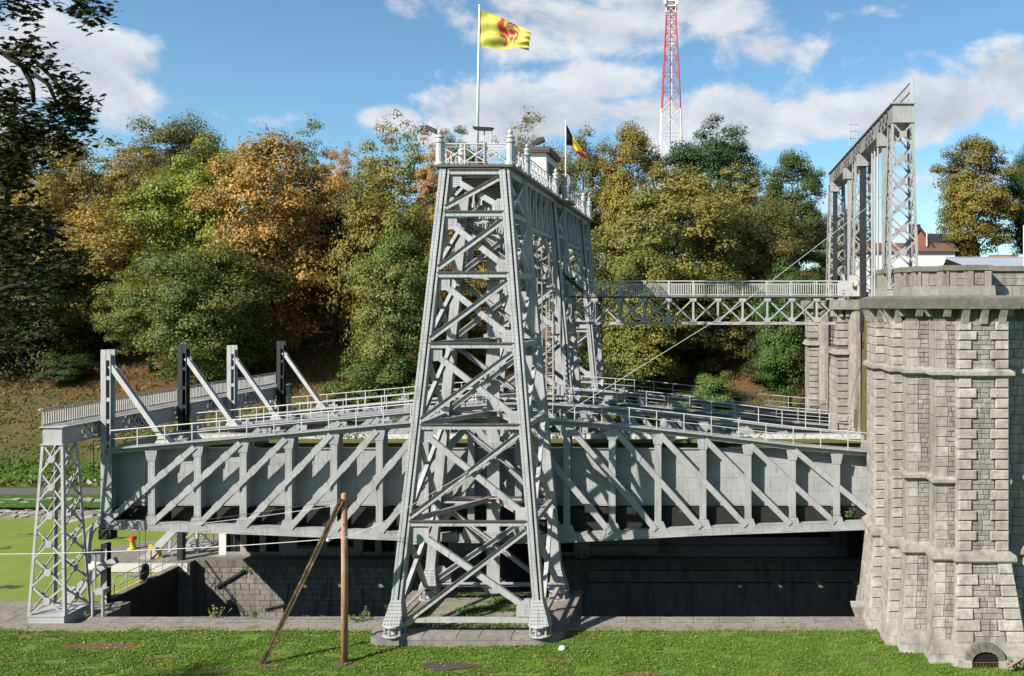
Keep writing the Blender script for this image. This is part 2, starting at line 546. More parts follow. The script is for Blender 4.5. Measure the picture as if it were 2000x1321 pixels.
def duck_mat():
    m, nt, b = newmat('duckweed_water', .45, .3)
    k = mixc(nt, rng(nt, noise(nt, .7, 6, .6), .3, .7), (.135, .175, .028), (.165, .205, .04))
    k = mixc(nt, rng(nt, noise(nt, 30, 3, .8), .64, .74, 0, .45), k, (.12, .10, .04))
    k = mixc(nt, rng(nt, noise(nt, .35, 6, .6, mapscale=(.7, 1.4, 1)), .63, .66, 0, .9), k, (.03, .035, .02))
    nt.links.new(k, b.inputs['Base Color']); bump(nt, b, noise(nt, 40, 3), .25, .01)
    return m
DUCK = duck_mat()
def tankwater():
    m, nt, b = newmat('tank_water', .25, .5)
    k = mixc(nt, rng(nt, noise(nt, .6, 5), .35, .6), (.13, .18, .02), (.06, .065, .02))
    nt.links.new(k, b.inputs['Base Color'])
    return m
TANKW = tankwater()
def tankinner():
    m, nt, b = newmat('tank_inner', .8)
    g = nt.nodes.new('ShaderNodeNewGeometry'); sp = nt.nodes.new('ShaderNodeSeparateXYZ')
    nt.links.new(g.outputs['Position'], sp.inputs[0])
    zz = mth(nt, 'ADD', sp.outputs[2], mth(nt, 'MULTIPLY', mth(nt, 'SUBTRACT', noise(nt, 1.5, 5), .5), .25))
    k = mixc(nt, rng(nt, zz, 7.98, 8.06), (.065, .06, .018), (.45, .44, .40))
    k = mixc(nt, rng(nt, noise(nt, 5, 6, .7), .5, .6, 0, .5), k, (.06, .055, .02))
    nt.links.new(k, b.inputs['Base Color'])
    return m
TANKIN = tankinner()
DARKW = flat('black_water', (.01, .012, .01), .15, .2, 1, 0)
STUMPM = flat('bare_earth', (.075, .058, .045), .95, .3, 6, .5)
# ------------------------------------------------------------------ ground, water, hills
SHELF = steel('paint_shelf_dark', (.10, .085, .08), .6, .6)  # dark brown tone of shelf strips and platform edge beams
def smooth(a, b, x):
    t = min(1, max(0, (x - a) / (b - a))); return t * t * (3 - 2 * t)
HPROF = [(69, .15), (72, .6), (74, .7), (77, .9), (82, 2.0), (95, 8.0), (106, 13), (125, 18), (160, 23), (260, 27), (700, 30), (2500, 30)]
def hprof(y):
    if y <= HPROF[0][0]: return HPROF[0][1]
    for (a, b), (c, d) in zip(HPROF, HPROF[1:]):
        if y <= c: return b + (d - b) * (y - a) / (c - a)
    return HPROF[-1][1]
def height(x, y):
    h = hprof(y)
    n = mnoise.noise(Vector((x * .05, y * .05, 0))) * 1.6 * smooth(80, 100, y) + mnoise.noise(Vector((x * .2, y * .2, 3))) * .3 * smooth(76, 90, y)
    r = smooth(11, 20, x)
    up = 17.0 + n * .2
    return (h + n) * (1 - r) + max(up, h) * r

def terrain():
    xs = [-900, -600, -400, -280, -200] + list(range(-150, 61, 2)) + [70, 85, 110, 160, 240, 400, 700, 1100]
    ys = [69.2, 70.5, 72, 74, 75.5, 77, 79] + list(range(81, 131, 2)) + [136, 145, 160, 190, 230, 300, 420, 600, 1000, 1600, 2500]
    m = M()
    for y in ys:
        for x in xs: m.v.append((x, y, height(x, y)))
    nx = len(xs)
    for j in range(len(ys) - 1):
        for i in range(nx - 1):
            a = j * nx + i; m.f.append((a, a + 1, a + nx + 1, a + nx)); m.mi.append(0)
    struct(m, 'hillside', HILL, smooth=True)
terrain()
def ground_hit(px, py, d0=70, d1=170):
    D = d0
    while D < d1:
        p = at(px, py, D)
        if p.z <= height(p.x, D): return D
        D += .4
    return d1
# near bank lawn, rising behind the camera
def near_bank():
    m = M()
    xs = list(np.linspace(-120, 60, 91)); ys = [-60, -30, -12, 0, 8, 16, 24, 30, 34] + list(np.linspace(35, 43.55, 18))
    for y in ys:
        for x in xs:
            z = 14 * smooth(26, -4, y) + mnoise.noise(Vector((x * .35, y * .35, 0))) * .05
            m.v.append((x, y, z))
    nx = len(xs)
    for j in range(len(ys) - 1):
        for i in range(nx - 1):
            a = j * nx + i; m.f.append((a, a + 1, a + nx + 1, a + nx)); m.mi.append(0)
    struct(m, 'grass_bank', GRASSG, smooth=True)
    m = M().box(-120, 8.4, 43.5, 44.42, -1.5, .035)
    struct(m, 'dirt_strip', DIRT)
near_bank()
# grass tufts that stand on the bank
def tufts():
    r = np.random.RandomState(3)
    N = 70000
    x = r.uniform(-40, 15, N); y = r.uniform(37.2, 43.9, N) ** 1.0
    keep = np.ones(N, bool)
    Dm = CAMZ * F / (1303 - 595)
    pats = PATCHES + [(xat(875, Dm), Dm, 1.25, .42)]
    for (cx, cy, rx, ry) in pats:
        keep &= (((x - cx) / rx) ** 2 + ((y - cy) / ry) ** 2) > r.uniform(.6, 1.3, N)
    nz = np.array([mnoise.fractal(Vector((q * .8, w * 1.6, 1)), 1.0, 2.0, 3) for q, w in zip(x, y)])
    keep &= (nz > -.28 + r.uniform(-.25, .12, N))
    keep &= ~((y > 43.5) & (r.rand(N) > (43.9 - y) / .4 * .6))
    keep &= ~((x > -17.1) & (x < -7.2) & (y > 42.0))
    for _px, _pd in zip([8.7, 9.16, 9.68, 10.77, 11.78], [45.1, 43.07, 42.07, 40.9, 40.55]): keep &= ~((x > _px - .62) & (y > _pd - 1.4))
    x, y = x[keep], y[keep]; N = len(x)
    big = r.rand(N)
    h = r.uniform(.05, .12, N) + (big > .97) * .08
    n3 = 3
    a = r.uniform(0, 2 * np.pi, (N, n3)); lean = r.uniform(.02, .09, (N, n3)); w = r.uniform(.012, .03, (N, n3))
    zc = np.array([mnoise.noise(Vector((px * .35, py * .35, 0))) * .05 for px, py in zip(x, y)])
    ca, sa = np.cos(a), np.sin(a)
    b1 = np.stack([x[:, None] - sa * w, y[:, None] + ca * w, np.repeat(zc[:, None] - .01, n3, 1)], -1)
    b2 = np.stack([x[:, None] + sa * w, y[:, None] - ca * w, np.repeat(zc[:, None] - .01, n3, 1)], -1)
    tp = np.stack([x[:, None] + ca * lean, y[:, None] + sa * lean, zc[:, None] + h[:, None] * r.uniform(.7, 1.1, (N, n3))], -1)
    vs = np.stack([b1, b2, tp], 2).reshape(-1, 3)
    me = bpy.data.meshes.new('grass')
    nf = N * n3
    me.vertices.add(nf * 3); me.vertices.foreach_set('co', vs.astype(np.float32).ravel())
    me.loops.add(nf * 3); me.loops.foreach_set('vertex_index', np.arange(nf * 3, dtype=np.int32))
    me.polygons.add(nf); me.polygons.foreach_set('loop_start', np.arange(0, nf * 3, 3, dtype=np.int32))
    me.update(calc_edges=True)
    at_ = me.attributes.new('tone', 'FLOAT', 'FACE')
    base = np.array([mnoise.noise(Vector((px * .9, py * .9, 5))) for px, py in zip(x, y)]) * .5 + .5
    tone = np.clip(np.repeat(base, n3) * .6 + r.rand(nf) * .4, 0, 1)
    at_.data.foreach_set('value', tone.astype(np.float32))
    at2 = me.attributes.new('patch', 'FLOAT', 'FACE'); at2.data.foreach_set('value', np.repeat(base, n3).astype(np.float32))
    me.materials.append(leafmat('grass_blades', 1.0, .3))
    o = bpy.data.objects.new('grass', me); col.objects.link(o); o.color = (.13, .195, .03, 1)
    tagit(o, 'short green grass covering the near bank', 'grass', kind='stuff')
    cx, cy, rx, ry = pats[-1]
    n = 40; pts = []
    rp = random.Random(2)
    for k in range(n):
        t = 2 * math.pi * k / n; q = 1 + .16 * math.sin(3 * t + 1) + .08 * math.sin(7 * t) + rp.uniform(-.02, .02)
        pts.append((cx + rx * q * math.cos(t), cy + ry * q * math.sin(t), .03))
    struct(M().prism(pts, (0, 0, .03)), 'mud_patch', STUMPM)
tufts()
def fallen_leaves():
    r = random.Random(9); m = M()
    for k in range(1500):
        x, y = r.uniform(-38, 9), r.uniform(37.5, 44.3)
        if -17.2 < x < -7 and y > 41.4: continue
        z = .06 + r.random() * .05; a = r.uniform(0, 6.28); s = r.uniform(.03, .06)
        c, d = math.cos(a) * s, math.sin(a) * s
        m.quad((x - c, y - d, z), (x + d, y - c, z + r.uniform(-.02, .03)), (x + c, y + d, z), (x - d, y + c, z + r.uniform(-.02, .03)))
    top(m, 'fallen_leaves', flat('dry_leaf', (.40, .24, .10), .8, .5, 3, 0), 'dry brown leaves scattered over the near grass', 'leaves', kind='stuff')
fallen_leaves()

# basins -----------------------------------------------------------
XL, XR = -34.1, 9.9
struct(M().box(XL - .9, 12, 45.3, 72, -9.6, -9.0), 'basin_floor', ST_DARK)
struct(M().box(-34.9, 12, 45.31, 68.5, -9.0, -8.2), 'basin_water', DARKW)
# near ledge: coping blocks on the basin edge
led = top(M().box(-33.0, 8.3, 44.4, 45.28, -9.5, -.02), 'near_chamber_wall', ST_WALL, kind='structure')
x = -33.0
i = 0
while x < 8.2:
    w = min(rnd.uniform(1.3, 2.1), 8.3 - x)
    if w > .2 and not (-17.2 < x + w / 2 < -7.2):
        m = M().box(x + .012, x + w - .012, 44.42, 45.33, -.3, .05 + rnd.uniform(0, .012))
        part(m, 'coping_stone', LEDGE, led)
    x += w
# quay on the left
q = top(M().box(-120, -33.0, 43.5, 48.25, -9.5, -.27), 'near_quay', ST_WALL, kind='structure')
xs = np.arange(-60, -33.2, 1.35)
for a in xs:
    for b, y0, y1 in ((0, 44.2, 45.5), (1, 45.5, 46.7), (2, 46.7, 47.75)):
        a0 = a + (b % 2) * .6
        if a0 > -33.4: continue
        part(M().box(a0 + .012, min(a0 + 1.34, -33.02), y0 + .012, y1, -.3, -.245 + rnd.uniform(0, .012)), 'paving_slab', QUAY, q)
    part(M().box(a + .01, min(a + 1.34, -33.02), 47.77, 48.33, -.4, -.19), 'coping_stone', LEDGE, q)
struct(M().box(-120, -60, 43.5, 48.2, -.28, -.24), 'quay_surface', QUAY)
struct(M().box(-120, -33.02, 43.5, 44.2, -.27, -.2), 'quay_verge', DIRT)
# canal
struct(M().box(-160, XL - .45, 48.26, 69.5, -2.5, -.55), 'canal_water', DUCK)
# far bank: stone riprap, path
rip = M()
for j in range(5):
    pass
rx = top(M().prism([(-160, 68.6, -1.5), (-160, 68.6, -.5), (-160, 70.9, .45), (-160, 71.8, .52), (-160, 71.8, -1.5)][::-1], (126, 0, 0)), 'riprap_bank', stone('riprap', (.22, .205, .18), (.33, .31, .275), .6, .4, 1.0), kind='structure')
sm = []
for k in range(4):
    q_ = M(); r_ = random.Random(k)
    pts = [(math.cos(t) * r_.uniform(.25, .42), math.sin(t) * r_.uniform(.14, .22), 0) for t in np.linspace(0, 6.28, 7)[:-1]]
    q_.prism(pts, (0, 0, .16)); sm.append(q_.mesh('riprap_stone', ST_RUB))
for k in range(150):
    t = rnd.random()
    inst(sm[k % 4], 'riprap_stone', rx, (rnd.uniform(-66, -34.5), 68.7 + 2.2 * t, -.52 + .97 * t), (.38, 0, rnd.uniform(-.3, .3)))
struct(M().prism([(-160, 72.05, .66), (-160, 73.85, .74), (-160, 73.85, .5), (-160, 72.05, .5)][::-1], (126, 0, 0)), 'towpath', ASPH)
# middle island between the chambers
isl_pts = [(-33.4, 55.0), (12, 55.0), (12, 60.35), (-34, 60.35), (-36.8, 60.2), (-39.5, 59.2), (-41.2, 57.6), (-41.4, 56.3), (-40.4, 54.9), (-38.5, 54.35), (-33.4, 54.35)]
isl = top(M().prism([(a, b, .14) for a, b in isl_pts], (0, 0, -9.5)), 'middle_island', ST_WALL, kind='structure')
x = -33.4
while x < 11:
    w = rnd.uniform(1.2, 1.9)
    part(M().box(x + .01, min(x + w, 12) - .01, 54.93, 55.62, -.26, .2 + rnd.uniform(0, .01)), 'coping_stone', ST_COP, isl)
    x += w
struct(M().prism([(a, b, .15) for a, b in [(-33.2, 55.6), (11.9, 55.6), (11.9, 60.3), (-33.2, 60.3)]], (0, 0, .04)), 'island_paving', QUAY)
struct(M().prism([(a * 1.0, b, .15) for a, b in isl_pts[3:] + [(-33.4, 58.0)]][::1], (0, 0, .05)), 'island_quay_surface', QUAY)
m = M().prism([(-41.2, 56.2, .16), (-40.3, 54.85, .16), (-38.5, 54.3, .16), (-33.5, 54.3, .16), (-33.5, 54.36, .16), (-38.5, 54.36, .16), (-40.25, 54.95, .16), (-41.1, 56.25, .16)], (0, 0, -.55))
top(m, 'quay_edge', flat('whitewashed_edge', (.55, .53, .48), .8, .2, 3), kind='structure')
# stones of the island's chamber wall, one by one where light reaches them
ns = 0
stuffm = M()
for j in range(11):
    z1 = -.28 - j * .36; z0 = z1 - .36
    x = -33.3 - rnd.uniform(0, .5)
    while x < 9.5:
        w = rnd.uniform(.55, 1.0)
        p0 = rnd.uniform(.01, .045)
        xa = max(x, -33.3)
        if x + w - .015 <= xa: x += w; continue
        if x < -19 and ns < 295:
            part(M().hexa([(xa + .01, 55, z0 + .01), (x + w - .01, 55, z0 + .01), (x + w - .01, 55.2, z0), (xa + .01, 55.2, z0),
                           (xa + .01, 55, z1 - .01), (x + w - .01, 55, z1 - .01), (x + w - .01, 55.2, z1), (xa + .01, 55.2, z1)]).box(xa + .02, x + w - .02, 55 - p0, 54.999, z0 + .02, z1 - .02), 'wall_stone', ST_WALL, isl)
            ns += 1
        else:
            stuffm.box(xa + .02, x + w - .02, 55 - p0, 55.1, z0 + .02, z1 - .02)
        x += w
part(stuffm, 'wall_stones', ST_WALL, isl, kind='stuff')
# far bank wall of the second chamber, and the lift head wall under the aqueduct
struct(M().box(XL, 12, 68.4, 70.8, -9.5, .2), 'far_chamber_wall', ST_WALL)
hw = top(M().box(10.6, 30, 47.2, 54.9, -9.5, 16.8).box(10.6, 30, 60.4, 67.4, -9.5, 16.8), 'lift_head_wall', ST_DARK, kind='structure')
# downstream gate walls of the two chambers
def gate_wall(y0, y1, lab):
    t = thing('gate_wall', lab, 'lock gate', (XL, y0, 0), 'gate walls closing the lift chambers')
    part(M().box(XL - .35, XL, y0, y1, -9, -.05), 'gate_leaf', stone('gate_face', (.085, .078, .068), (.11, .10, .09), .95, .1, .5), t)
    for k in range(7):
        yy = y0 + (k + .5) * (y1 - y0) / 7
        if k != 3: part(M().box(XL - .4, XL + .08, yy - .42, yy + .42, -.05, .02), 'cap_plank', QUAY, t)
    for k in range(6):
        yy = y0 + .35 + k * (y1 - y0 - .7) / 5
        part(M().tube([(XL - .1, yy, 0), (XL - .1, yy, 1.05)], .022), 'rail_post', S_RAIL, t)
        part(M().tube([(XL - .1, yy, .95), (XL - .75, yy, 0)], .018), 'rail_stay', S_RAIL, t)
    for z in (.52, 1.05):
        part(M().tube([(XL - .1, y0 + .35, z), (XL - .1, y1 - .35, z)], .02), 'hand_rail', S_RAIL, t)
    part(M().box(XL - .62, XL - .4, y0 + .2, y1 - 1.2, -.12, -.02), 'walkway_edge', YELLOW, t, 'yellow edge strip')
gate_wall(48.3, 54.3, 'dark wet gate wall with white railing between near quay and island')
gate_wall(60.5, 68.3, 'gate wall closing the far chamber behind the island')

# bollards
def bollard(x, y, z, s, lab):
    t = thing('bollard', lab, 'bollard', (x, y, z), 'yellow mooring bollards with red tops')
    part(M().lathe((x, y, z), [(.34 * s, 0), (.34 * s, .05), (.2 * s, .12), (.17 * s, .3), (.18 * s, .62 * s), (.26 * s, .68 * s), (.26 * s, .74 * s)], 16), 'post', YELLOW, t, smooth=True)
    part(M().lathe((x, y, z + .74 * s), [(.27 * s, .002), (.25 * s, .08), (.12 * s, .12), (.10 * s, .16)], 16), 'cap', REDP, t, smooth=True)
bollard(-36.0, 55.4, .2, .78, 'slim yellow bollard with red cap by the white quay edge')
bollard(-39.1, 57.4, .2, .95, 'wide yellow bollard with red cap further back on the island quay')
def curved_arm(x, y, z, L_, hgt, lab):
    t = thing('gate_lever', lab, 'gate lever', (x, y, z), 'curved grey gate lever arms')
    pts = []
    for k in range(15):
        u = k / 14
        if u < .7: pts.append((x + (u / .7) * L_ * .62, z + .1 + (u / .7) * hgt * .84))
        else:
            w = (u - .7) / .3 * 1.35
            pts.append((x + L_ * .62 + L_ * .30 * math.sin(w), z + .1 + hgt * .84 + hgt * .16 * (1 - (1 - math.sin(w)) ** 1) * 1.0))
    poly = []
    th = .26
    up, lo = [], []
    for k, (a, b) in enumerate(pts):
        a2, b2 = pts[min(k + 1, 14)]; a1, b1 = pts[max(k - 1, 0)]
        d = Vector((a2 - a1, b2 - b1)).normalized()
        wd = th * (1 - .3 * k / 14)
        up.append((a - d.y * wd, y, b + d.x * wd)); lo.append((a + d.y * wd, y, b - d.x * wd))
    part(M().prism(up + lo[::-1], (0, .22, 0)), 'arm', S_GANT, t)
    part(M().box(x - .5, x + .35, y - .15, y + .4, z, z + .14), 'foot_plate', S_GANT, t)
curved_arm(xat(288, 55.2), 55.2, .2, 3.4, 2.6, 'curved grey lever arm reaching up from island quay beside the yellow disc')
curved_arm(xat(160, 48.9), 47.6, -.24, 3.1, 2.5, 'curved grey lever arm rising behind the left lattice leg')
t = thing('signal_disc', 'round yellow signal disc on a stalk at the island quay', 'signal', (xat(296, 55.0), 55.0, .2))
part(M().tube([(xat(296, 55), 54.95, .2), (xat(296, 55), 54.95, 1.0)], .03), 'stalk', S_BLACK, t)
c = Vector((xat(296, 55), 54.9, 1.05))
part(M().prism([(c.x + .17 * math.cos(a), c.y, c.z + .17 * math.sin(a)) for a in np.linspace(0, 6.28, 17)[:-1]], (0, .04, 0)), 'disc', YELLOW, t)

# ------------------------------------------------------------------ trees
def leaf_mesh(name, seed, n, rx=5., rz=6.5, ncl=60, size=.18, flatk=.95, shell=.5, sparse=0, conic=0, cr=(1.1, 2.0)):
    r = np.random.RandomState(seed)
    d = r.normal(size=(ncl, 3)); d /= np.linalg.norm(d, axis=1)[:, None]
    rad = (shell + (1 - shell) * r.rand(ncl)) ** 1.0
    c = d * rad[:, None]
    # uneven outline
    lob = 1 + .16 * np.sin(c[:, 0] * 4 + seed) * np.cos(c[:, 1] * 3.3 + seed * 2) + .12 * np.sin(c[:, 2] * 6 + seed)
    c *= lob[:, None]
    if conic:
        c[:, :2] *= (1.15 - .75 * (c[:, 2:3] * .5 + .5))
    c *= np.array([rx - .8, rx - .8, rz - .8])
    crr = r.uniform(cr[0], cr[1], ncl)
    per = r.dirichlet(crr ** 2 * 3)
    idx = r.choice(ncl, n, p=per)
    dd = r.normal(size=(n, 3)); dd[:, 2] = np.abs(dd[:, 2]) * .9 - .25
    dd /= np.linalg.norm(dd, axis=1)[:, None]
    rr = crr[idx] * (r.rand(n) ** .45)
    pos = c[idx] + dd * rr[:, None] * np.array([1, 1, flatk])
    out = pos / np.linalg.norm(pos, axis=1)[:, None]
    nrm = dd * .75 + out * .55 + r.normal(size=(n, 3)) * .42 + np.array([0, 0, .35])
    nrm /= np.linalg.norm(nrm, axis=1)[:, None]
    ref = r.normal(size=(n, 3))
    a = np.cross(nrm, ref); a /= np.linalg.norm(a, axis=1)[:, None]
    b = np.cross(nrm, a)
    s = size * r.uniform(.6, 1.25, n)[:, None]
    P = np.stack([pos - a * s * .55, pos - b * s * .38 + nrm * s * .1, pos + a * s * .55, pos + b * s * .38 + nrm * s * .1], 1).reshape(-1, 3)
    me = bpy.data.meshes.new(name)
    me.vertices.add(n * 4); me.vertices.foreach_set('co', P.astype(np.float32).ravel())
    me.loops.add(n * 4); me.loops.foreach_set('vertex_index', np.arange(n * 4, dtype=np.int32))
    me.polygons.add(n); me.polygons.foreach_set('loop_start', np.arange(0, n * 4, 4, dtype=np.int32))
    me.update(calc_edges=True)
    ctone = r.rand(ncl)
    me.attributes.new('tone', 'FLOAT', 'FACE').data.foreach_set('value', (ctone[idx] * .35 + r.rand(n) * .65).astype(np.float32))
    cp = np.clip(.5 + .35 * np.sin(c[:, 0] * .9 + seed) + .3 * (r.rand(ncl) - .5), 0, 1)
    me.attributes.new('patch', 'FLOAT', 'FACE').data.foreach_set('value', np.clip(cp[idx] + (r.rand(n) - .5) * .5, 0, 1).astype(np.float32))
    me.materials.append(LEAF)
    return me
CROWNS = [leaf_mesh('crown', 11, 48000, ncl=190, cr=(.75, 1.4)), leaf_mesh('crown', 12, 48000, ncl=160, cr=(.8, 1.55)), leaf_mesh('crown', 13, 46000, ncl=210, cr=(.65, 1.3)),
          leaf_mesh('crown', 14, 46000, ncl=180, shell=.6, cr=(.7, 1.4))]
SPARSE = [leaf_mesh('crown', 21, 24000, ncl=240, size=.19, cr=(.6, 1.1), flatk=.75), leaf_mesh('crown', 22, 20000, ncl=220, size=.18, cr=(.5, 1.0), flatk=.75)]
CONE = leaf_mesh('crown', 31, 32000, ncl=95, conic=1, cr=(.8, 1.4), flatk=.4)
BUSH = leaf_mesh('foliage', 41, 18000, rx=5, rz=5, ncl=55, size=.28, cr=(1.1, 2.0), shell=.3)

def limbs(m, base, topz, rx, seed, nb=9, r0=.32, frac=.35):
    r = random.Random(seed)
    H_ = topz - base.z
    pts = []; rad = []
    for k in range(6):
        u = k / 5
        pts.append(base + Vector((math.sin(u * 2.1 + seed) * .35 * u, math.cos(u * 1.7 + seed) * .3 * u, H_ * .86 * u)))
        rad.append(r0 * (1 - u * .8))
    m.tube(pts, rad, 7)
    for b in range(nb):
        u = frac + (1 - frac) * (b + .5) / nb * .85
        p0 = base + Vector((math.sin(u * 2.1 + seed) * .35 * u, math.cos(u * 1.7 + seed) * .3 * u, H_ * .86 * u))
        a = r.uniform(0, 6.28); ln = rx * r.uniform(.55, .9) * (1.1 - .4 * u)
        d = Vector((math.cos(a), math.sin(a), r.uniform(.35, .9)))
        q = [p0, p0 + d * ln * .35, p0 + d * ln * .7 + Vector((0, 0, .3)), p0 + d * ln + Vector((r.uniform(-.5, .5), r.uniform(-.5, .5), .8))]
        rr = r0 * (.5 - .28 * u)
        m.tube(q, [rr, rr * .7, rr * .45, rr * .15], 5)
        for s_ in (1, -1):
            m.tube([q[1], q[1] + Vector((d.x * .4 - s_ * d.y * .7, d.y * .4 + s_ * d.x * .7, .7)) * ln * .45], [rr * .5, rr * .12], 4)

TREES = [
 # cx, top, bottom, half width, D, kind, colour, crown index, label
 (75, 262, 560, 110, 117, 'd', (.20, .12, .032), 0, 'tawny brown tree behind the dark near branches at far left'),
 (205, 272, 580, 95, 121, 's', (.20, .13, .045), 0, 'thin topped brown tree between the dark branches and the round olive crown'),
 (360, 226, 470, 78, 126, 'd', (.10, .085, .028), 1, 'tall round olive brown tree rising highest on the left'),
 (285, 300, 520, 70, 118, 'd', (.17, .11, .035), 2, 'ochre tree just left of the yellow green tree'),
 (395, 280, 620, 112, 108, 'd', (.145, .165, .025), 2, 'bright yellow green tree left of the rust coloured tree'),
 (532, 282, 690, 122, 102, 'd', (.26, .125, .045), 0, 'large rust orange chestnut tree in the middle of the left wood'),
 (185, 390, 720, 125, 104, 'd', (.19, .115, .035), 3, 'broad golden brown tree on the slope above the left lattice leg'),
 (65, 480, 760, 110, 98, 'd', (.05, .06, .022), 1, 'dark green tree on the slope at the left edge'),
 (295, 520, 700, 75, 97, 'd', (.11, .12, .028), 3, 'low olive tree left of the four slanted struts'),
 (405, 470, 742, 112, 92, 'd', (.085, .105, .026), 1, 'dense olive green tree with low crown above the slanted struts'),
 (600, 248, 520, 62, 132, 's', (.12, .15, .055), 1, 'thin pale poplar sticking up behind the rust orange tree'),
 (662, 292, 500, 50, 126, 's', (.32, .13, .06), 0, 'sparse pinkish orange tree right of the thin poplar'),
 (700, 335, 620, 70, 121, 'd', (.12, .11, .035), 1, 'olive tree between the dark conifer and the fan shaped crown'),
 (120, 330, 640, 95, 112, 'd', (.17, .115, .036), 3, 'ochre brown tree behind the lower dark maple leaves'),
 (655, 390, 650, 62, 106, 'c', (.022, .04, .02), 0, 'very dark conifer between rust tree and the tower'),
 (768, 236, 560, 82, 126, 's', (.17, .15, .05), 0, 'fan shaped sparse olive tree left of the steel tower'),
 (850, 270, 500, 45, 122, 's', (.30, .13, .06), 1, 'small rusty tree right beside the tower top'),
 (905, 256, 480, 50, 130, 'd', (.05, .09, .022), 2, 'green tree top seen through the tower railing'),
 (760, 350, 720, 92, 104, 'd', (.145, .12, .03), 3, 'olive gold tree left of the tower at mid height'),
 (785, 470, 800, 88, 92, 'd', (.10, .12, .03), 0, 'green gold tree touching the tower left leg'),
 (935, 380, 700, 85, 99, 'd', (.17, .105, .03), 1, 'orange brown tree seen through the tower bracing'),
 (1025, 236, 540, 72, 130, 's', (.17, .15, .06), 1, 'feathery olive tree behind the white cabin'),
 (1030, 420, 740, 70, 100, 'd', (.08, .09, .026), 2, 'green tree seen behind the middle tower'),
 (1140, 262, 520, 62, 124, 'd', (.12, .10, .032), 3, 'olive tree just right of the small tricolour flag'),
 (1135, 470, 760, 72, 96, 'd', (.10, .115, .028), 1, 'green gold tree right of the far tower legs'),
 (1232, 256, 560, 66, 118, 'd', (.17, .115, .022), 0, 'golden tree left of the red and white mast'),
 (1385, 241, 480, 92, 128, 'd', (.035, .065, .022), 2, 'dark green tree crown right under the mast'),
 (1450, 320, 520, 65, 122, 's', (.17, .15, .05), 0, 'sparse olive twigs right of dark green crown'),
 (1325, 330, 640, 130, 102, 'd', (.135, .12, .032), 3, 'big olive gold tree above the footbridge'),
 (1262, 500, 770, 92, 93, 'd', (.125, .125, .03), 0, 'yellow green tree crossing behind the footbridge at left'),
 (1385, 520, 720, 80, 98, 'd', (.11, .11, .03), 2, 'olive tree behind the middle of the footbridge'),
 (1480, 390, 620, 82, 108, 'd', (.12, .095, .03), 1, 'brown olive tree left of the right gantry'),
 (1545, 306, 540, 66, 116, 'd', (.06, .075, .018), 0, 'tall dark green tree next to the right gantry'),
 (1540, 515, 770, 62, 86, 'd', (.05, .10, .02), 1, 'fresh green tree with visible trunk beside the stone piers'),
 (1600, 560, 730, 40, 90, 'd', (.055, .09, .02), 3, 'green tree half hidden behind the far stone pier'),
 (1655, 430, 600, 45, 112, 'd', (.06, .07, .02), 2, 'dark green tree seen through the right gantry legs'),
 (1903, 277, 505, 76, 96, 'd', (.14, .10, .022), 0, 'golden brown tree above the metal shed roof'),
 (2010, 285, 505, 48, 100, 'd', (.03, .05, .015), 1, 'dark green tree at the right edge above the parapet'),
]
for k, (cx, t_, b_, hw_, D, kind, colr, ci, lab) in enumerate(TREES):
    zt_, zb_ = zat(t_, D), zat(b_, D)
    rx_ = hw_ / F * D
    X = xat(cx, D)
    g = height(X, D)
    cz = (zt_ + zb_) / 2; hz = (zt_ - zb_) / 2
    T = thing('tree' if kind != 'c' else 'conifer', lab, 'tree', (X, D, g - .2), 'trees on the wooded slope' if X < 15 else 'trees on the upper bank')
    if 'trunk' in lab or zb_ > g + 1.5: tb = g - .2
    else: tb = g - .2
    m = M(); limbs(m, Vector((X, D, tb)), zt_ - hz * .15, rx_, k, 22 if kind == 's' else 9, .24 if kind == 's' else .34, .2 if kind == 's' else .3)
    part(m, 'trunk', BARK, T, smooth=True)
    me = {'d': CROWNS[ci % 4], 's': SPARSE[ci % 2], 'c': CONE}[kind]
    c_ = inst(me, 'crown', T, (X, D, cz), (0, 0, k * 1.7), (rx_ / 5 * 1.25, rx_ / 5 * 1.25, hz / 6.5 * 1.18))
    gy = (colr[0] + colr[1]) / 2; q_ = .72; c_.color = ((gy + (colr[0] - gy) * q_) * 1.2, (gy + (colr[1] - gy) * q_) * 1.2, colr[2] * 1.3, 1)
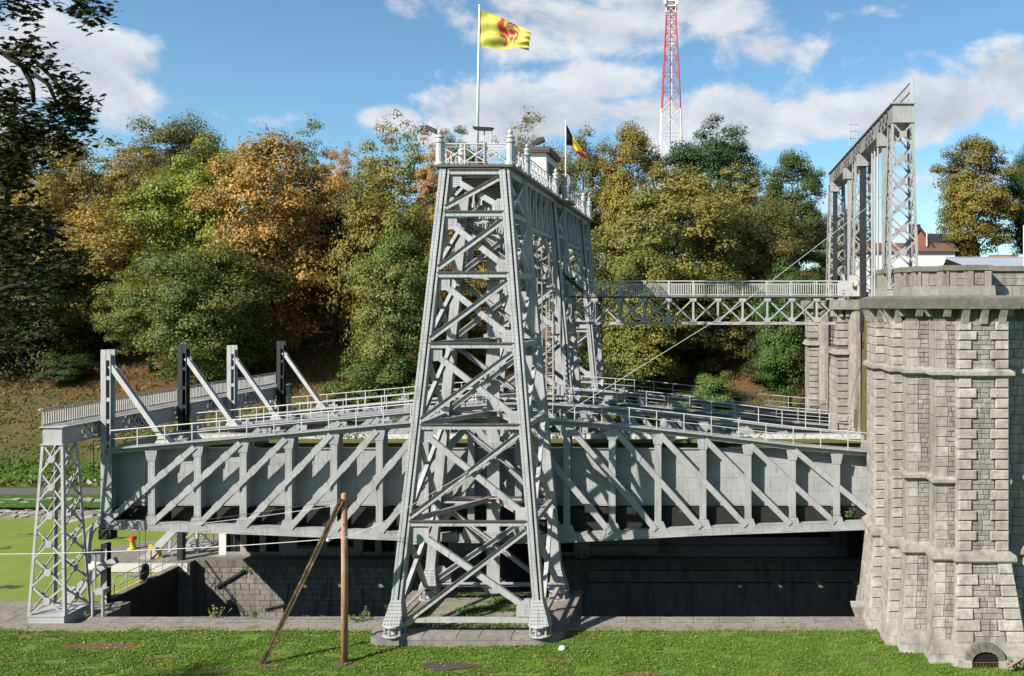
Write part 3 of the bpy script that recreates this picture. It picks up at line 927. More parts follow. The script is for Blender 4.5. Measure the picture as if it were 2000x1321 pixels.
# shrubs
for k, (cx, t_, b_, hw_, D, colr, lab) in enumerate([
    (745, 690, 800, 75, 84, (.085, .12, .03), 'wide green shrub on the slope left of the tower'),
    (820, 735, 810, 60, 82, (.08, .115, .03), 'low green shrub behind the caisson railing near the tower'),
    (660, 745, 790, 34, 86, (.10, .10, .035), 'small dry shrub under the dark conifer'),
    (1395, 728, 800, 42, 76, (.12, .17, .04), 'light green bush behind the footbridge caisson railings'),
    (1345, 765, 805, 30, 74, (.10, .15, .035), 'small leafy bush left of the light green bush'),
    (1180, 740, 800, 60, 84, (.05, .07, .022), 'dark green shrub right of the far tower'),
    (1230, 690, 780, 70, 90, (.045, .06, .02), 'dark shrub mass under the yellow green tree'),
    (1500, 640, 760, 45, 96, (.04, .055, .02), 'shaded shrub on the slope beside the fresh green tree'),
    (130, 690, 750, 45, 100, (.05, .07, .022), 'small green shrub in the shade at the slope foot left'),
    (20, 640, 720, 60, 97, (.03, .045, .018), 'dark shrub at the left edge of the slope')]):
    D = ground_hit(cx, b_)
    X = xat(cx, D); zc = zat((t_ + b_) / 2, D)
    T = thing('shrub', lab, 'shrub', (X, D, zat(b_, D)), 'shrubs on the slope')
    part(M().tube([(X, D, min(height(X, D), zat(b_, D)) - .2), (X, D, zc)], [.12, .05]), 'stem', BARK, T)
    c_ = inst(BUSH, 'foliage', T, (X, D, zc), (0, 0, k), (hw_ / F * D / 4.2, hw_ / F * D / 4.2, (b_ - t_) / 2 / F * D / 4.2))
    c_.color = (*colr, 1)
# far wood closing the gaps behind
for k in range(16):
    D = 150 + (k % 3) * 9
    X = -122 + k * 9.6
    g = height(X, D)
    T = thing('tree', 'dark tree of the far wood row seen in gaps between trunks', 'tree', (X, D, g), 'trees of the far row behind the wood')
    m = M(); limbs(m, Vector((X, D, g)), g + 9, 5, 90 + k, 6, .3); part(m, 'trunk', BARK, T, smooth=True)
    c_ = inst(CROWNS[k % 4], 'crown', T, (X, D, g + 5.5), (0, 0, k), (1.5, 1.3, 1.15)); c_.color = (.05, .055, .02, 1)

# two trees on the near bank left of the view, whose shade lies on the lawn
for k, (X, Y, lab) in enumerate(((-27.0, 19.0, 'tree on the near bank left of the view shading the lawn'), (-40.5, 19.6, 'second tree on the near bank left of the view'))):
    T = thing('tree', lab, 'tree', (X, Y, 1), 'trees on the near bank')
    m = M(); limbs(m, Vector((X, Y, .5)), 18, 4.5, 70 + k, 9, .35); part(m, 'trunk', BARK, T, smooth=True)
    c_ = inst(CROWNS[k], 'crown', T, (X, Y, 15), (0, 0, k), (.8, .62, .55)); c_.color = (.08, .10, .03, 1)
# low growth and litter that roughen the slope
def slope_cover():
    r = np.random.RandomState(8); N = 60000
    x = r.uniform(-85, 10, N); y = 74.5 + 36 * r.rand(N) ** 1.3
    nz = np.array([mnoise.noise(Vector((q * .35, w * .35, 2))) for q, w in zip(x, y)])
    kp = nz > r.uniform(-.5, .35, N); x, y = x[kp], y[kp]; N = len(x)
    z = np.array([height(q, w) for q, w in zip(x, y)])
    a = r.uniform(0, 6.28, N); s = r.uniform(.08, .22, N); h = r.uniform(.05, .3, N)
    ca, sa = np.cos(a) * s, np.sin(a) * s
    P = np.stack([np.stack([x - ca, y - sa, z], -1), np.stack([x + ca, y + sa, z], -1), np.stack([x + sa * .6, y - ca * .6, z + h], -1)], 1).reshape(-1, 3)
    me = bpy.data.meshes.new('undergrowth')
    me.vertices.add(N * 3); me.vertices.foreach_set('co', P.astype(np.float32).ravel())
    me.loops.add(N * 3); me.loops.foreach_set('vertex_index', np.arange(N * 3, dtype=np.int32))
    me.polygons.add(N); me.polygons.foreach_set('loop_start', np.arange(0, N * 3, 3, dtype=np.int32))
    me.update(calc_edges=True)
    me.attributes.new('tone', 'FLOAT', 'FACE').data.foreach_set('value', r.rand(N).astype(np.float32))
    me.attributes.new('patch', 'FLOAT', 'FACE').data.foreach_set('value', r.rand(N).astype(np.float32))
    me.materials.append(LEAF)
    o = bpy.data.objects.new('undergrowth', me); col.objects.link(o); o.color = (.105, .10, .032, 1)
    tagit(o, 'dry grass and leaf litter roughening the slope', 'undergrowth', kind='stuff')
slope_cover()

# near overhanging maple in its own shade, upper left
def near_tree():
    T = thing('maple_tree', 'near maple with dark hanging leaves filling the upper left corner', 'tree', (-15.5, 5.5, 12))
    m = M()
    m.tube([(-17.5, 5.5, 8.5), (-17.2, 5.8, 14), (-16.6, 6.5, 19), (-16.2, 7, 23)], [.5, .42, .33, .2], 10)
    r = random.Random(5)
    DD = 11.0
    br = [[(-900, 300), (-300, 150), (0, 100), (45, 130), (62, 165), (66, 200)], [(45, 130), (95, 165), (110, 200)], [(-60, 95), (60, 110), (100, 150), (120, 175), (150, 200)],
          [(-700, -200), (-200, -60), (50, -30), (130, -10), (180, 20)], [(-500, 500), (-150, 350), (0, 300), (60, 270), (110, 250)],
          [(-500, 620), (-100, 480), (0, 430), (70, 440), (130, 470)], [(-300, 420), (-20, 330), (10, 360), (16, 400)], [(-400, 700), (-80, 600), (20, 560), (90, 560)]]
    for k, b in enumerate(br):
        pts = [at(px, py, DD + (k % 3) * .5) for px, py in b]
        n = len(pts)
        m.tube(pts, [(.05 if px0[0][0] < -200 else .028) * (1 - .8 * i / n) + .008 for i, px0 in enumerate([b] * n)], 5)
    part(m, 'trunk', BARK_D, T, smooth=True)
    cl = []
    def spread(px, py, sx, sy, n, D0, D1):
        for _ in range(int(n * (.5 if py < 330 else .55))):
            a = r.gauss(0, 1) * sx; c = r.gauss(0, 1) * sy
            cl.append(at(px + max(-2.2 * sx, min(2.2 * sx, a)), py + max(-2.0 * sy, min(2.0 * sy, c)), r.uniform(D0, D1)))
    spread(20, 12, 26, 12, 60, 10.5, 11.5); spread(52, 32, 8, 7, 14, 10.5, 11)
    spread(172, 12, 18, 10, 42, 10.5, 11.5); spread(192, 26, 9, 9, 20, 10.5, 11); spread(178, 38, 6, 5, 10, 10.5, 11)
    spread(30, 88, 14, 7, 26, 10.5, 11.3); spread(62, 105, 17, 9, 46, 10.5, 11.3); spread(88, 126, 8, 7, 18, 10.5, 11)
    spread(130, 168, 14, 13, 60, 10.5, 11.5); spread(125, 205, 16, 15, 60, 10.5, 11.5); spread(152, 225, 11, 17, 70, 10.5, 11.5); spread(160, 250, 6, 12, 26, 10.8, 11.3)
    spread(112, 262, 18, 12, 50, 10.5, 11.5); spread(90, 240, 14, 14, 30, 10.5, 11.5); spread(130, 285, 9, 9, 20, 10.8, 11.3)
    spread(15, 190, 18, 24, 80, 10.5, 11.8); spread(35, 225, 18, 22, 80, 10.5, 11.8); spread(20, 290, 22, 32, 190, 10.5, 12); spread(48, 262, 20, 18, 50, 10.8, 11.8)
    spread(10, 340, 18, 18, 80, 10.5, 12); spread(34, 355, 9, 8, 14, 11, 12)
    spread(20, 420, 30, 25, 150, 11, 13); spread(25, 480, 38, 40, 260, 11, 13.5); spread(60, 500, 36, 24, 120, 11.5, 13.5); spread(20, 590, 32, 40, 200, 11.5, 13.5); spread(120, 505, 26, 10, 40, 11.5, 13)
    spread(10, 660, 22, 22, 60, 12, 13.5); spread(90, 440, 18, 14, 30, 12, 13)
    # rest of the crown, above and left of the view
    for _ in range(900):
        px = r.uniform(-760, -45); py = r.uniform(-420, 640)
        cl.append(at(px, py, r.uniform(6.5, 13)))
    for _ in range(420):
        cl.append(at(r.uniform(-60, 330), r.uniform(-560, -45), r.uniform(5, 10.5)))
    lobes = [(0, -.5), (.16, -.3), (.52, -.30), (.36, -.05), (.6, .16), (.3, .17), (.22, .34), (0, .62), (-.22, .34), (-.3, .17), (-.6, .16), (-.36, -.05), (-.52, -.30), (-.16, -.3)]
    vs, fs, tone = [], [], []
    for c in cl:
        for _ in range(5):
            p = c + Vector((r.gauss(0, .085), r.gauss(0, .1), r.gauss(0, .075)))
            n = Vector((r.gauss(0, .45), r.gauss(0, .45) - .25, 1)).normalized()
            a = n.cross(Vector((r.gauss(0, 1), r.gauss(0, 1), r.gauss(0, 1)))).normalized(); b = n.cross(a)
            s = r.uniform(.06, .105)
            i0 = len(vs)
            for (u, w) in lobes: vs.append(tuple(p + a * u * s + b * w * s - n * (u * u + w * w) * s * .35))
            fs.append(tuple(range(i0, i0 + len(lobes)))); tone.append(r.random())
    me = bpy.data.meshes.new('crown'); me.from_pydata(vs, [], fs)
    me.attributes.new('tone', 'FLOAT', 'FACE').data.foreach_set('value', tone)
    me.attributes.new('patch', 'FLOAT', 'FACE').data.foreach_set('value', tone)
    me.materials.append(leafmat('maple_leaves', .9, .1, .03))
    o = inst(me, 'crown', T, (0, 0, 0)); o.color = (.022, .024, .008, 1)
near_tree()
# ------------------------------------------------------------------ portal towers of riveted steel
XC = -12.05
LV = [1.15, 5.85, 10.6, 14.64, 18.2, 21.3, 23.45]
def hwid(z): return 3.62 - (z - .6) / 23.0 * 2.12
def lattice_tower(yfb, yft, yrb, yrt, zb, lab, detail=True):
    t = thing('steel_tower', lab, 'tower', (XC, (yfb + yrb) / 2, zb), 'three riveted steel portal towers')
    def P(s, fr, z):
        u = (z - .6) / 23.0
        y = yfb + (yft - yfb) * u if fr else yrb + (yrt - yrb) * u
        return Vector((XC + s * hwid(z), y, z))
    # legs with a flared foot
    for fr in (1, 0):
        for s in (-1, 1):
            m = M()
            A, B = P(s, fr, zb + 1.7), P(s, fr, 23.6)
            n = (0, -1 if fr else 1, 0)
            m.beam(A, B, n, [(-.25, .06, .19, .25), (.15, .25, .17, .23), (-.25, .25, -.25, -.18), (-.19, -.11, -.18, .19), (.16, .22, -.18, .17), (-.25, -.13, .25, .268)])
            m.beam(A, B, (s, 0, 0), [(-.1, .1, .2, .225)])
            if detail:
                m.rivets(A, B, n, (-.19,), .269, .2, .026, .018); m.rivets(A, B, n, (.0,), .251, .2, .026, .018); m.rivets(A, B, n, (.2,), .231, .2, .024, .018)
                m.rivets(A, B, (s, 0, 0), (-.2, .2), .251, .24, .024, .012)
            F0 = P(s, fr, zb + .55)
            w0 = .5
            m.hexa([F0 + V(-w0, -.42, 0), F0 + V(w0, -.42, 0), F0 + V(w0, .42, 0), F0 + V(-w0, .42, 0),
                    A + V(-.26, -.27, .03), A + V(.26, -.27, .03), A + V(.26, .27, .03), A + V(-.26, .27, .03)])
            for k in range(7):
                u = k / 7
                m.rgrid(F0.lerp(A, u) + V(0, -.42 + .15 * u - .004, .1), (1, 0, 0), (0, 0, 1), (0, -1, .1), 6, 1, .15 * (1 - .45 * u), .1, .028, .02)
            part(m, 'leg', S_TOWER, t, smooth=False)
            # foot: two plates with short columns between
            fm = M()
            fm.lathe(F0 + V(0, 0, -.02), [(.58, -.06), (.6, 0), (.58, .03)], 16)
            fm.lathe(V(F0.x, F0.y, zb - .02), [(.58, 0), (.6, .05), (.55, .08)], 16)
            for k in range(6):
                a = k * math.pi / 3 + .3
                fm.tube([(F0.x + .47 * math.cos(a), F0.y + .47 * math.sin(a), zb + .05), (F0.x + .47 * math.cos(a), F0.y + .47 * math.sin(a), zb + .5)], .065, 8)
            fm.lathe(V(F0.x, F0.y, zb + .05), [(.22, 0), (.22, .45)], 8)
            part(fm, 'foot', S_TOWER, t)
    def xface(a, b, nrm, skip_bottom, heavy, mat=S_TOWER):
        """a(z), b(z): left and right edge of a face seen from outside"""
        n = Vector(nrm)
        for i, z in enumerate(LV):
            A, B = a(z), b(z)
            d = (B - A).normalized()
            if z > zb + .6:
                m = M()
                if heavy and 0 < i:
                    m.beam(A + d * .2, B - d * .2, n, [(-.11, .13, .16, .2), (-.16, -.11, .12, .30), (.05, .13, -.1, .16)], 0)
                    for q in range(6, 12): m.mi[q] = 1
                    if detail: m.rivets(A + d * .3, B - d * .3, n, (-.03, .07), .201, .26, .022, .014)
                elif i == 0:
                    m.beam(A + d * .3, B - d * .3, n, [(-.11, .11, .1, .16), (-.11, -.06, -.06, .1)])
                    m.rivets(A + d * .3, B - d * .3, n, (0,), .161, .22, .022, .014)
                else:
                    m.beam(A + d * .2, B - d * .2, n, [(-.13, .13, .1, .15), (-.13, -.08, -.1, .1)])
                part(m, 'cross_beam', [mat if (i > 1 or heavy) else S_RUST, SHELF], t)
            if i + 1 < len(LV):
                z2 = LV[i + 1]
                C, E = a(z2), b(z2)
                lo = .5 if i == 0 else .12
                # rising brace in front, with a shelf edge
                m = M()
                A1 = A + (E - A).normalized() * .35 + V(0, 0, .12); E1 = E - (E - A).normalized() * .35 - V(0, 0, .15)
                if i == 0: A1 = A1 - V(0, 0, .6)
                if heavy:
                    m.beam(A1, E1, n, [(-.09, .13, .22, .26), (-.135, -.09, .18, .33), (.02, .07, .0, .22)])
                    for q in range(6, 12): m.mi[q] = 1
                    if detail: m.rivets(A1, E1, n, (.0, .08), .262, .3, .022, .014)
                else:
                    m.beam(A1, E1, n, [(-.11, .11, .12, .17), (-.02, .04, -.06, .12)])
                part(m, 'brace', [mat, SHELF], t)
                # falling brace behind
                m = M()
                C1 = C + (B - C).normalized() * .45 - V(0, 0, .1); B1 = B - (B - C).normalized() * .45 + V(0, 0, .1)
                m.beam(C1, B1, n, [(-.145, .145, .02, .06), (-.145, -.10, -.14, .02), (.10, .145, -.14, .02)])
                if detail: m.rivets(C1, B1, n, (-.1, .1), .061, .34, .022, .014)
                part(m, 'brace', mat, t)
                if heavy:
                    dx = .62 if i else .95
                    hz = .62 if i else .9
                    for (Q, sx, sz) in ((C, 1, -1), (B, -1, 1)):
                        m = M()
                        e = d * sx
                        p = [Q + e * .2 + V(0, 0, sz * .16), Q + e * (.2 + dx) + V(0, 0, sz * .16), Q + e * (.2 + dx) + V(0, 0, sz * (.16 + hz * .55)), Q + e * (.2 + dx * .55) + V(0, 0, sz * (.16 + hz)), Q + e * .2 + V(0, 0, sz * (.16 + hz))]
                        off = n.normalized() * .065
                        m.prism([q + off for q in p], n.normalized() * .025)
                        if detail: m.rgrid(Q + e * (.2 + dx * .42) + V(0, 0, sz * (.16 + hz * .42)) + off + n.normalized() * .026, d, (0, 0, 1), n, 5, 5, .1, .1, .026, .018)
                        part(m, 'gusset_plate', mat, t)
    xface(lambda z: P(-1, 1, z), lambda z: P(1, 1, z), (0, -1, 0), True, True)
    xface(lambda z: P(1, 0, z), lambda z: P(-1, 0, z), (0, 1, 0), True, True)
    xface(lambda z: P(1, 1, z), lambda z: P(1, 0, z), (1, 0, 0), True, False)
    xface(lambda z: P(-1, 0, z), lambda z: P(-1, 1, z), (-1, 0, 0), True, False)
    # inner stays at the floors: from the front corners to the middle of the rear side
    for z in LV[1:5]:
        mid = (P(-1, 0, z) + P(1, 0, z)) / 2
        for s in (-1, 1):
            A = P(s, 1, z); d = (mid - A).normalized()
            m = M().beam(A + d * .5 + V(0, 0, .05), mid - d * .1 + V(0, 0, .12), (0, 0, 1), [(-.1, .1, .1, .14), (-.03, .03, -.12, .1)])
            part(m, 'floor_stay', S_RUST, t)
        m = M().prism([mid + V(-.7, .1, .18), mid + V(-.35, -.5, .18), mid + V(.35, -.5, .18), mid + V(.7, .1, .18)], (0, 0, .04))
        part(m, 'floor_plate', S_RUST, t)
    return t, P
TW, PF = lattice_tower(41.95, 43.4, 47.1, 47.1, .42, 'nearest steel tower standing on the rounded stone plinth')
lattice_tower(55.9, 55.9, 59.3, 59.3, .22, 'middle steel tower between the two caissons', False)
lattice_tower(67.9, 67.9, 72.4, 71.2, .42, 'farthest steel tower beyond the second caisson', False)
# guide columns behind the near tower and before the far ones
def guide_rail(x, y, z0, z1, lab):
    t = thing('guide_column', lab, 'guide column', (x, y, z0), 'flat riveted guide columns of the portal')
    m = M().box(x - .36, x + .36, y - .04, y + .04, z0 + .7, z1).box(x - .3, x - .2, y + .041, y + .35, z0 + .7, z1).box(x + .2, x + .3, y + .041, y + .35, z0 + .7, z1)
    for z in (z0 + 3, z0 + 8, z0 + 14):
        if z < z1 - 1:
            m.box(x - .52, x + .52, y - .075, y - .042, z, z + .55)
            m.rgrid((x, y - .077, z + .28), (1, 0, 0), (0, 0, 1), (0, -1, 0), 8, 4, .12, .12, .028, .02)
    part(m, 'column_plate', S_TOWER, t)
    part(M().hexa([(x - .25, y - .1, z0), (x + .25, y - .1, z0), (x + .25, y + .3, z0), (x - .25, y + .3, z0), (x - .62, y - .1, z0 + .45), (x + .62, y - .1, z0 + .45), (x + .62, y + .3, z0 + .45), (x - .62, y + .3, z0 + .45)])
         .box(x - .62, x + .62, y - .1, y + .3, z0 + .451, z0 + .69), 'base_bracket', S_TOWER, t)
guide_rail(XC - .15, 47.48, .5, 20.6, 'wide flat column seen through the nearest tower bracing')
guide_rail(XC, 55.45, .3, 20.6, 'flat guide column on the near side of the middle tower')
guide_rail(XC, 59.8, .3, 20.6, 'flat guide column on the far side of the middle tower')
guide_rail(XC, 67.35, .3, 20.6, 'flat guide column on the near side of the farthest tower')

def steel_ladder(x, y, z0, z1, lab):
    t = thing('ladder', lab, 'ladder', (x, y, z0))
    for s in (-.2, .2): part(M().box(x + s - .02, x + s + .02, y - .03, y + .03, z0, z1), 'stringer', S_RAIL, t)
    k = 0
    rm = M().box(-.2, .2, -.012, .012, -.012, .012).mesh('rung', S_RAIL)
    z = z0 + .3
    while z < z1:
        inst(rm, 'rung', t, (x, y, z)); z += .32
steel_ladder(-10.0, 52.4, 9.3, 16.9, 'steel ladder beside the middle tower leg above the near caisson')
steel_ladder(-9.9, 59.8, 9.3, 17.2, 'second steel ladder behind the middle tower leg')

# top girder and platform
GX = 1.5
gt = thing('portal_girder', 'deep lattice girder with platform across the three tower tops', 'girder', (XC, 57, 21))
Y0, Y1 = 43.35, 71.3
for s in (-1, 1):
    x = XC + s * GX
    part(M().box(x - .17, x + .17, Y0, Y1, 23.42, 23.7), 'top_chord', S_TOWER, gt)
    # bays: tower tops and the spans between them
    spans = [(47.35, 55.65), (59.5, 67.7)]
    for a, b in spans:
        n = 5
        ys = np.linspace(a, b, n + 1)
        part(M().box(x - .14, x + .14, a, b, 20.98, 21.2), 'bottom_chord', S_TOWER, gt)
        for i in range(n + 1):
            if 0 < i < n: part(M().beam((x, ys[i], 21.2), (x, ys[i], 23.42), (s, 0, 0), [(-.11, .11, .06, .1), (-.03, .03, -.1, .06)]), 'post', S_TOWER, gt)
            if i < n:
                p, q_ = (ys[i], ys[i + 1])
                mid = (p + q_) / 2
                part(M().beam((x, p, 23.4), (x, mid, 21.2), (s, 0, 0), BX(.13, .08, -.05 * s + .05)), 'brace', S_TOWER, gt)
                part(M().beam((x, mid, 21.2), (x, q_, 23.4), (s, 0, 0), BX(.13, .08, -.05 * s + .05)), 'brace', S_TOWER, gt)
        for (yy, dr) in ((a, 1), (b, -1)):       # curved knees
            pts_o, pts_i = [], []
            for k in range(9):
                w = k / 8 * math.pi / 2
                pts_o.append((x - .1, yy + dr * (.02 + 2.2 * (1 - math.cos(w))), 18.3 + 2.66 * math.sin(w)))
                pts_i.append((x - .1, yy + dr * (.25 + 2.2 * (1 - math.cos(w))) , 18.0 + 2.66 * math.sin(w)))
            part(M().prism([V(*p) for p in pts_o] + [V(*p) for p in pts_i[::-1]], (.2, 0, 0)), 'knee_brace', S_TOWER, gt)
for y in np.arange(43.6, 71.2, 1.38):
    part(M().box(XC - GX - .1, XC + GX + .1, y - .05, y + .05, 23.2, 23.41), 'cross_beam', S_RUST, gt)
for k, y in enumerate(np.arange(Y0 - .25, Y1 + .2, .56)):
    part(M().box(XC - GX - .42, XC + GX + .42, y + .008, y + .552, 23.705, 23.78), 'deck_plank', S_RUST, gt)
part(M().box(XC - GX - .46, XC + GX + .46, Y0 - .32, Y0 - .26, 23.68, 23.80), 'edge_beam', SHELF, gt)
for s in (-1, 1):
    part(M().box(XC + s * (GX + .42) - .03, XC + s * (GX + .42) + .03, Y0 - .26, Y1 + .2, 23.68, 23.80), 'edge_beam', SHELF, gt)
# railing with newels, X panels and balusters
rl = thing('platform_railing', 'ornate white railing with newel posts round the tower platform', 'railing', (XC, 57, 23.8))
newel = M().lathe((0, 0, 0), [(.27, 0), (.27, .12), (.21, .16), (.2, 1.12), (.25, 1.16), (.25, 1.24), (.17, 1.28), (.17, 1.38), (.22, 1.42), (.2, 1.5), (.09, 1.56), (.13, 1.66), (.12, 1.76), (.04, 1.84)], 12).mesh('newel_post', S_RAIL, smooth=False)
RX = GX + .30
for y in (43.3, 47.1, 55.9, 59.3, 67.9, 71.2):
    for s in (-1, 1):
        inst(newel, 'newel_post', rl, (XC + s * RX, y, 23.79))
def rail_run(A, B, parent, nb, hgt=1.08, bal=None, mat=S_RAIL):
    A, B = Vector(A), Vector(B)
    part(M().tube([A + V(0, 0, hgt), B + V(0, 0, hgt)], .035), 'top_rail', mat, parent)
    part(M().tube([A + V(0, 0, hgt - .16), B + V(0, 0, hgt - .16)], .02), 'rail', mat, parent)
    part(M().tube([A + V(0, 0, .14), B + V(0, 0, .14)], .03), 'rail', mat, parent)
    d = (B - A) / nb
    for i in range(nb):
        p, q_ = A + d * i, A + d * (i + 1)
        if i: part(M().box(p.x - .035, p.x + .035, p.y - .035, p.y + .035, p.z, p.z + hgt), 'post', mat, parent)
        nrm = d.cross(V(0, 0, 1))
        part(M().beam(p + V(0, 0, .16), q_ + V(0, 0, hgt - .18), nrm, BX(.055, .03, .014)), 'cross_bar', mat, parent)
        part(M().beam(p + V(0, 0, hgt - .18), q_ + V(0, 0, .16), nrm, BX(.055, .03, -.018)), 'cross_bar', mat, parent)
        c_ = (p + q_) / 2 + V(0, 0, hgt / 2)
        part(M().beam(c_ - nrm.normalized() * .035, c_ + nrm.normalized() * .035, (0, 0, 1), BX(.13, .13)), 'rosette', mat, parent)
rail_run((XC - RX + .2, 43.3, 23.8), (XC + RX - .2, 43.3, 23.8), rl, 3)
rail_run((XC - RX + .2, 71.2, 23.8), (XC + RX - .2, 71.2, 23.8), rl, 3)
for s in (-1, 1):
    for a, b, n in ((43.5, 46.9, 4), (47.3, 55.7, 9), (59.5, 67.7, 9), (68.1, 71.0, 3)):
        rail_run((XC + s * RX, a, 23.8), (XC + s * RX, b, 23.8), rl, n)
# balcony by the cabin door
bal = thing('balcony', 'small railed balcony jutting from the platform by the cabin', 'balcony', (-10, 57.5, 23.6))
part(M().box(XC + GX + .47, XC + GX + 1.1, 56.2, 59.2, 23.6, 23.72), 'floor', S_RUST, bal)
for y in np.linspace(56.25, 59.15, 6):
    part(M().tube([(XC + GX + 1.05, y, 23.72), (XC + GX + 1.05, y, 25.3)], .028), 'post', S_RAIL, bal)
for z in (24.5, 25.3): part(M().tube([(XC + GX + 1.05, 56.2, z), (XC + GX + 1.05, 59.2, z)], .028), 'rail', S_RAIL, bal)
for z in (24.5, 25.3): part(M().tube([(XC + GX + .3, 56.2, z), (XC + GX + 1.05, 56.2, z)], .028), 'rail', S_RAIL, bal)
# cabin
cb = thing('cabin', 'white operator cabin with brown flat roof on the platform', 'cabin', (-12, 57, 23.8))
cx0, cx1, cy0, cy1 = -13.05, -10.85, 55.75, 59.3
part(M().box(cx0, cx1, cy0, cy1, 23.79, 26.65), 'wall', WHITE_W, cb)
rf = part(M().box(cx0 - .3, cx1 + .25, cy0 - .28, cy1 + .3, 26.651, 26.75), 'roof', ROOFBR, cb)
part(M().box(cx0 - .33, cx1 + .28, cy0 - .31, cy1 + .33, 26.751, 27.0), 'fascia', ROOFBR, cb)
part(M().tube([(-12.0, 57.2, 26.98), (-12.0, 57.2, 27.6)], .09), 'vent_pipe', ROOFBR, rf)
part(M().box(-12.15, -11.85, 57.05, 57.35, 27.6, 27.72), 'vent_cap', ROOFBR, rf)
for k, (a, b) in enumerate(((56.2, 56.85), (57.0, 57.6), (57.75, 58.4))):
    w = part(M().box(cx1, cx1 + .04, a - .06, b + .06, 24.35, 26.2), 'window', WHITE_P, cb)
    part(M().box(cx1 + .041, cx1 + .055, a, (a + b) / 2 - .02, 24.42, 26.13).box(cx1 + .041, cx1 + .055, (a + b) / 2 + .02, b, 24.42, 26.13), 'pane', GLASS, w)
w = part(M().box(-12.7, -11.9, cy0 - .03, cy0, 25.2, 26.1), 'window', WHITE_P, cb)
part(M().box(-12.64, -11.96, cy0 - .045, cy0 - .031, 25.26, 26.04), 'pane', GLASS, w)

# floodlights
def flood(x, y, z, hgt, dx, lab, big=1.0):
    t = thing('floodlight', lab, 'floodlight', (x, y, z), 'floodlights on the platform railing')
    pts = [(x, y, z), (x, y, z + hgt * .8), (x + dx * .12, y, z + hgt * .95), (x + dx * .5, y, z + hgt)] if dx else [(x, y, z), (x, y, z + hgt)]
    part(M().tube(pts, .032), 'stem', S_RAIL, t)
    c = Vector(pts[-1]); sg = 1 if dx >= 0 else -1
    m = M()
    if dx: m.hexa([c + V(-.1 * sg, -.22, -.22), c + V(.42 * sg, -.22, .0), c + V(.42 * sg, .22, .0), c + V(-.1 * sg, .22, -.22), c + V(-.18 * sg, -.22, -.02), c + V(.34 * sg, -.22, .22), c + V(.34 * sg, .22, .22), c + V(-.18 * sg, .22, -.02)])
    else: m.hexa([c + V(-.3 * big, -.25, -.02), c + V(.26 * big, -.25, -.05), c + V(.22 * big, .3, .02), c + V(-.26 * big, .3, .04), c + V(-.36 * big, -.3, .15), c + V(.3 * big, -.3, .1), c + V(.3 * big, .32, .17), c + V(-.3 * big, .32, .22)])
    part(m, 'lamp_head', LAMPM, t)
flood(xat(946, 43.2), 43.2, 23.8, 1.75, 0, 'floodlight standing in the middle of the front railing', 1.5)
flood(XC - RX - .05, 43.5, 25.3, .35, -.6, 'floodlight tilted outward at the left front newel')
flood(XC + RX + .1, 47.3, 23.9, 1.9, .9, 'floodlight on a bent stem at the right newel')
flood(XC + RX + .1, 70.2, 24.9, 1.1, .9, 'small floodlight at the far end of the platform')

# flags -------------------------------------------------------------
def inpoly(x, y, P):
    c = False; j = len(P) - 1
    for i in range(len(P)):
        xi, yi = P[i]; xj, yj = P[j]
        if (yi > y) != (yj > y) and x < (xj - xi) * (y - yi) / (yj - yi) + xi: c = not c
        j = i
    return c
FY, FRD = None, None
def cloth(name, c, emit=0):
    m, nt, b = newmat(name, .8, .1)
    k = mixc(nt, noise(nt, 2, 4), tuple(x * .9 for x in c), c)
    nt.links.new(k, b.inputs['Base Color'])
    tr = nt.nodes.new('ShaderNodeBsdfTranslucent'); nt.links.new(k, tr.inputs[0])
    mx = nt.nodes.new('ShaderNodeMixShader'); mx.inputs[0].default_value = .35
    nt.links.new(b.outputs[0], mx.inputs[1]); nt.links.new(tr.outputs[0], mx.inputs[2])
    nt.links.new(mx.outputs[0], nt.nodes['Material Output'].inputs[0])
    return m
FY = cloth('flag_yellow', (.60, .54, .12)); FRD = cloth('flag_red', (.66, .07, .08)); FBK = cloth('flag_black', (.025, .018, .02)); FYB = cloth('flag_gold', (.62, .50, .05))
ROOST = [
 [(630, 380), (662, 375), (725, 410), (708, 540), (688, 572), (745, 610), (778, 680), (792, 770), (760, 785), (735, 740), (700, 700), (640, 690), (600, 655), (572, 590), (578, 520), (610, 462), (640, 432)],
 [(770, 500), (840, 480), (930, 505), (1000, 570), (1030, 640), (1010, 662), (980, 590), (920, 540), (850, 515), (790, 530), (765, 620), (748, 600)],
 [(790, 640), (830, 620), (900, 640), (935, 685), (905, 735), (840, 742), (800, 700)],
 [(900, 610), (960, 645), (1005, 740), (985, 825), (950, 880), (940, 965), (915, 900), (905, 840), (955, 780), (970, 730), (940, 670)],
 [(805, 545), (890, 545), (895, 572), (815, 578), (790, 618), (775, 590)],
 [(815, 590), (880, 582), (900, 600), (830, 606)],
 [(600, 700), (650, 715), (710, 745), (750, 790), (745, 905), (728, 880), (705, 815), (640, 806), (618, 762), (560, 752), (478, 774), (478, 766), (560, 738), (625, 748)],
 [(636, 942), (695, 915), (730, 880), (748, 900), (745, 1000), (732, 955), (700, 978), (655, 980), (690, 950)],
 [(795, 785), (892, 778), (895, 850), (862, 862), (850, 935), (836, 862), (795, 852), (820, 828), (800, 812)],
 [(620, 590), (650, 600), (640, 640), (620, 620)]]
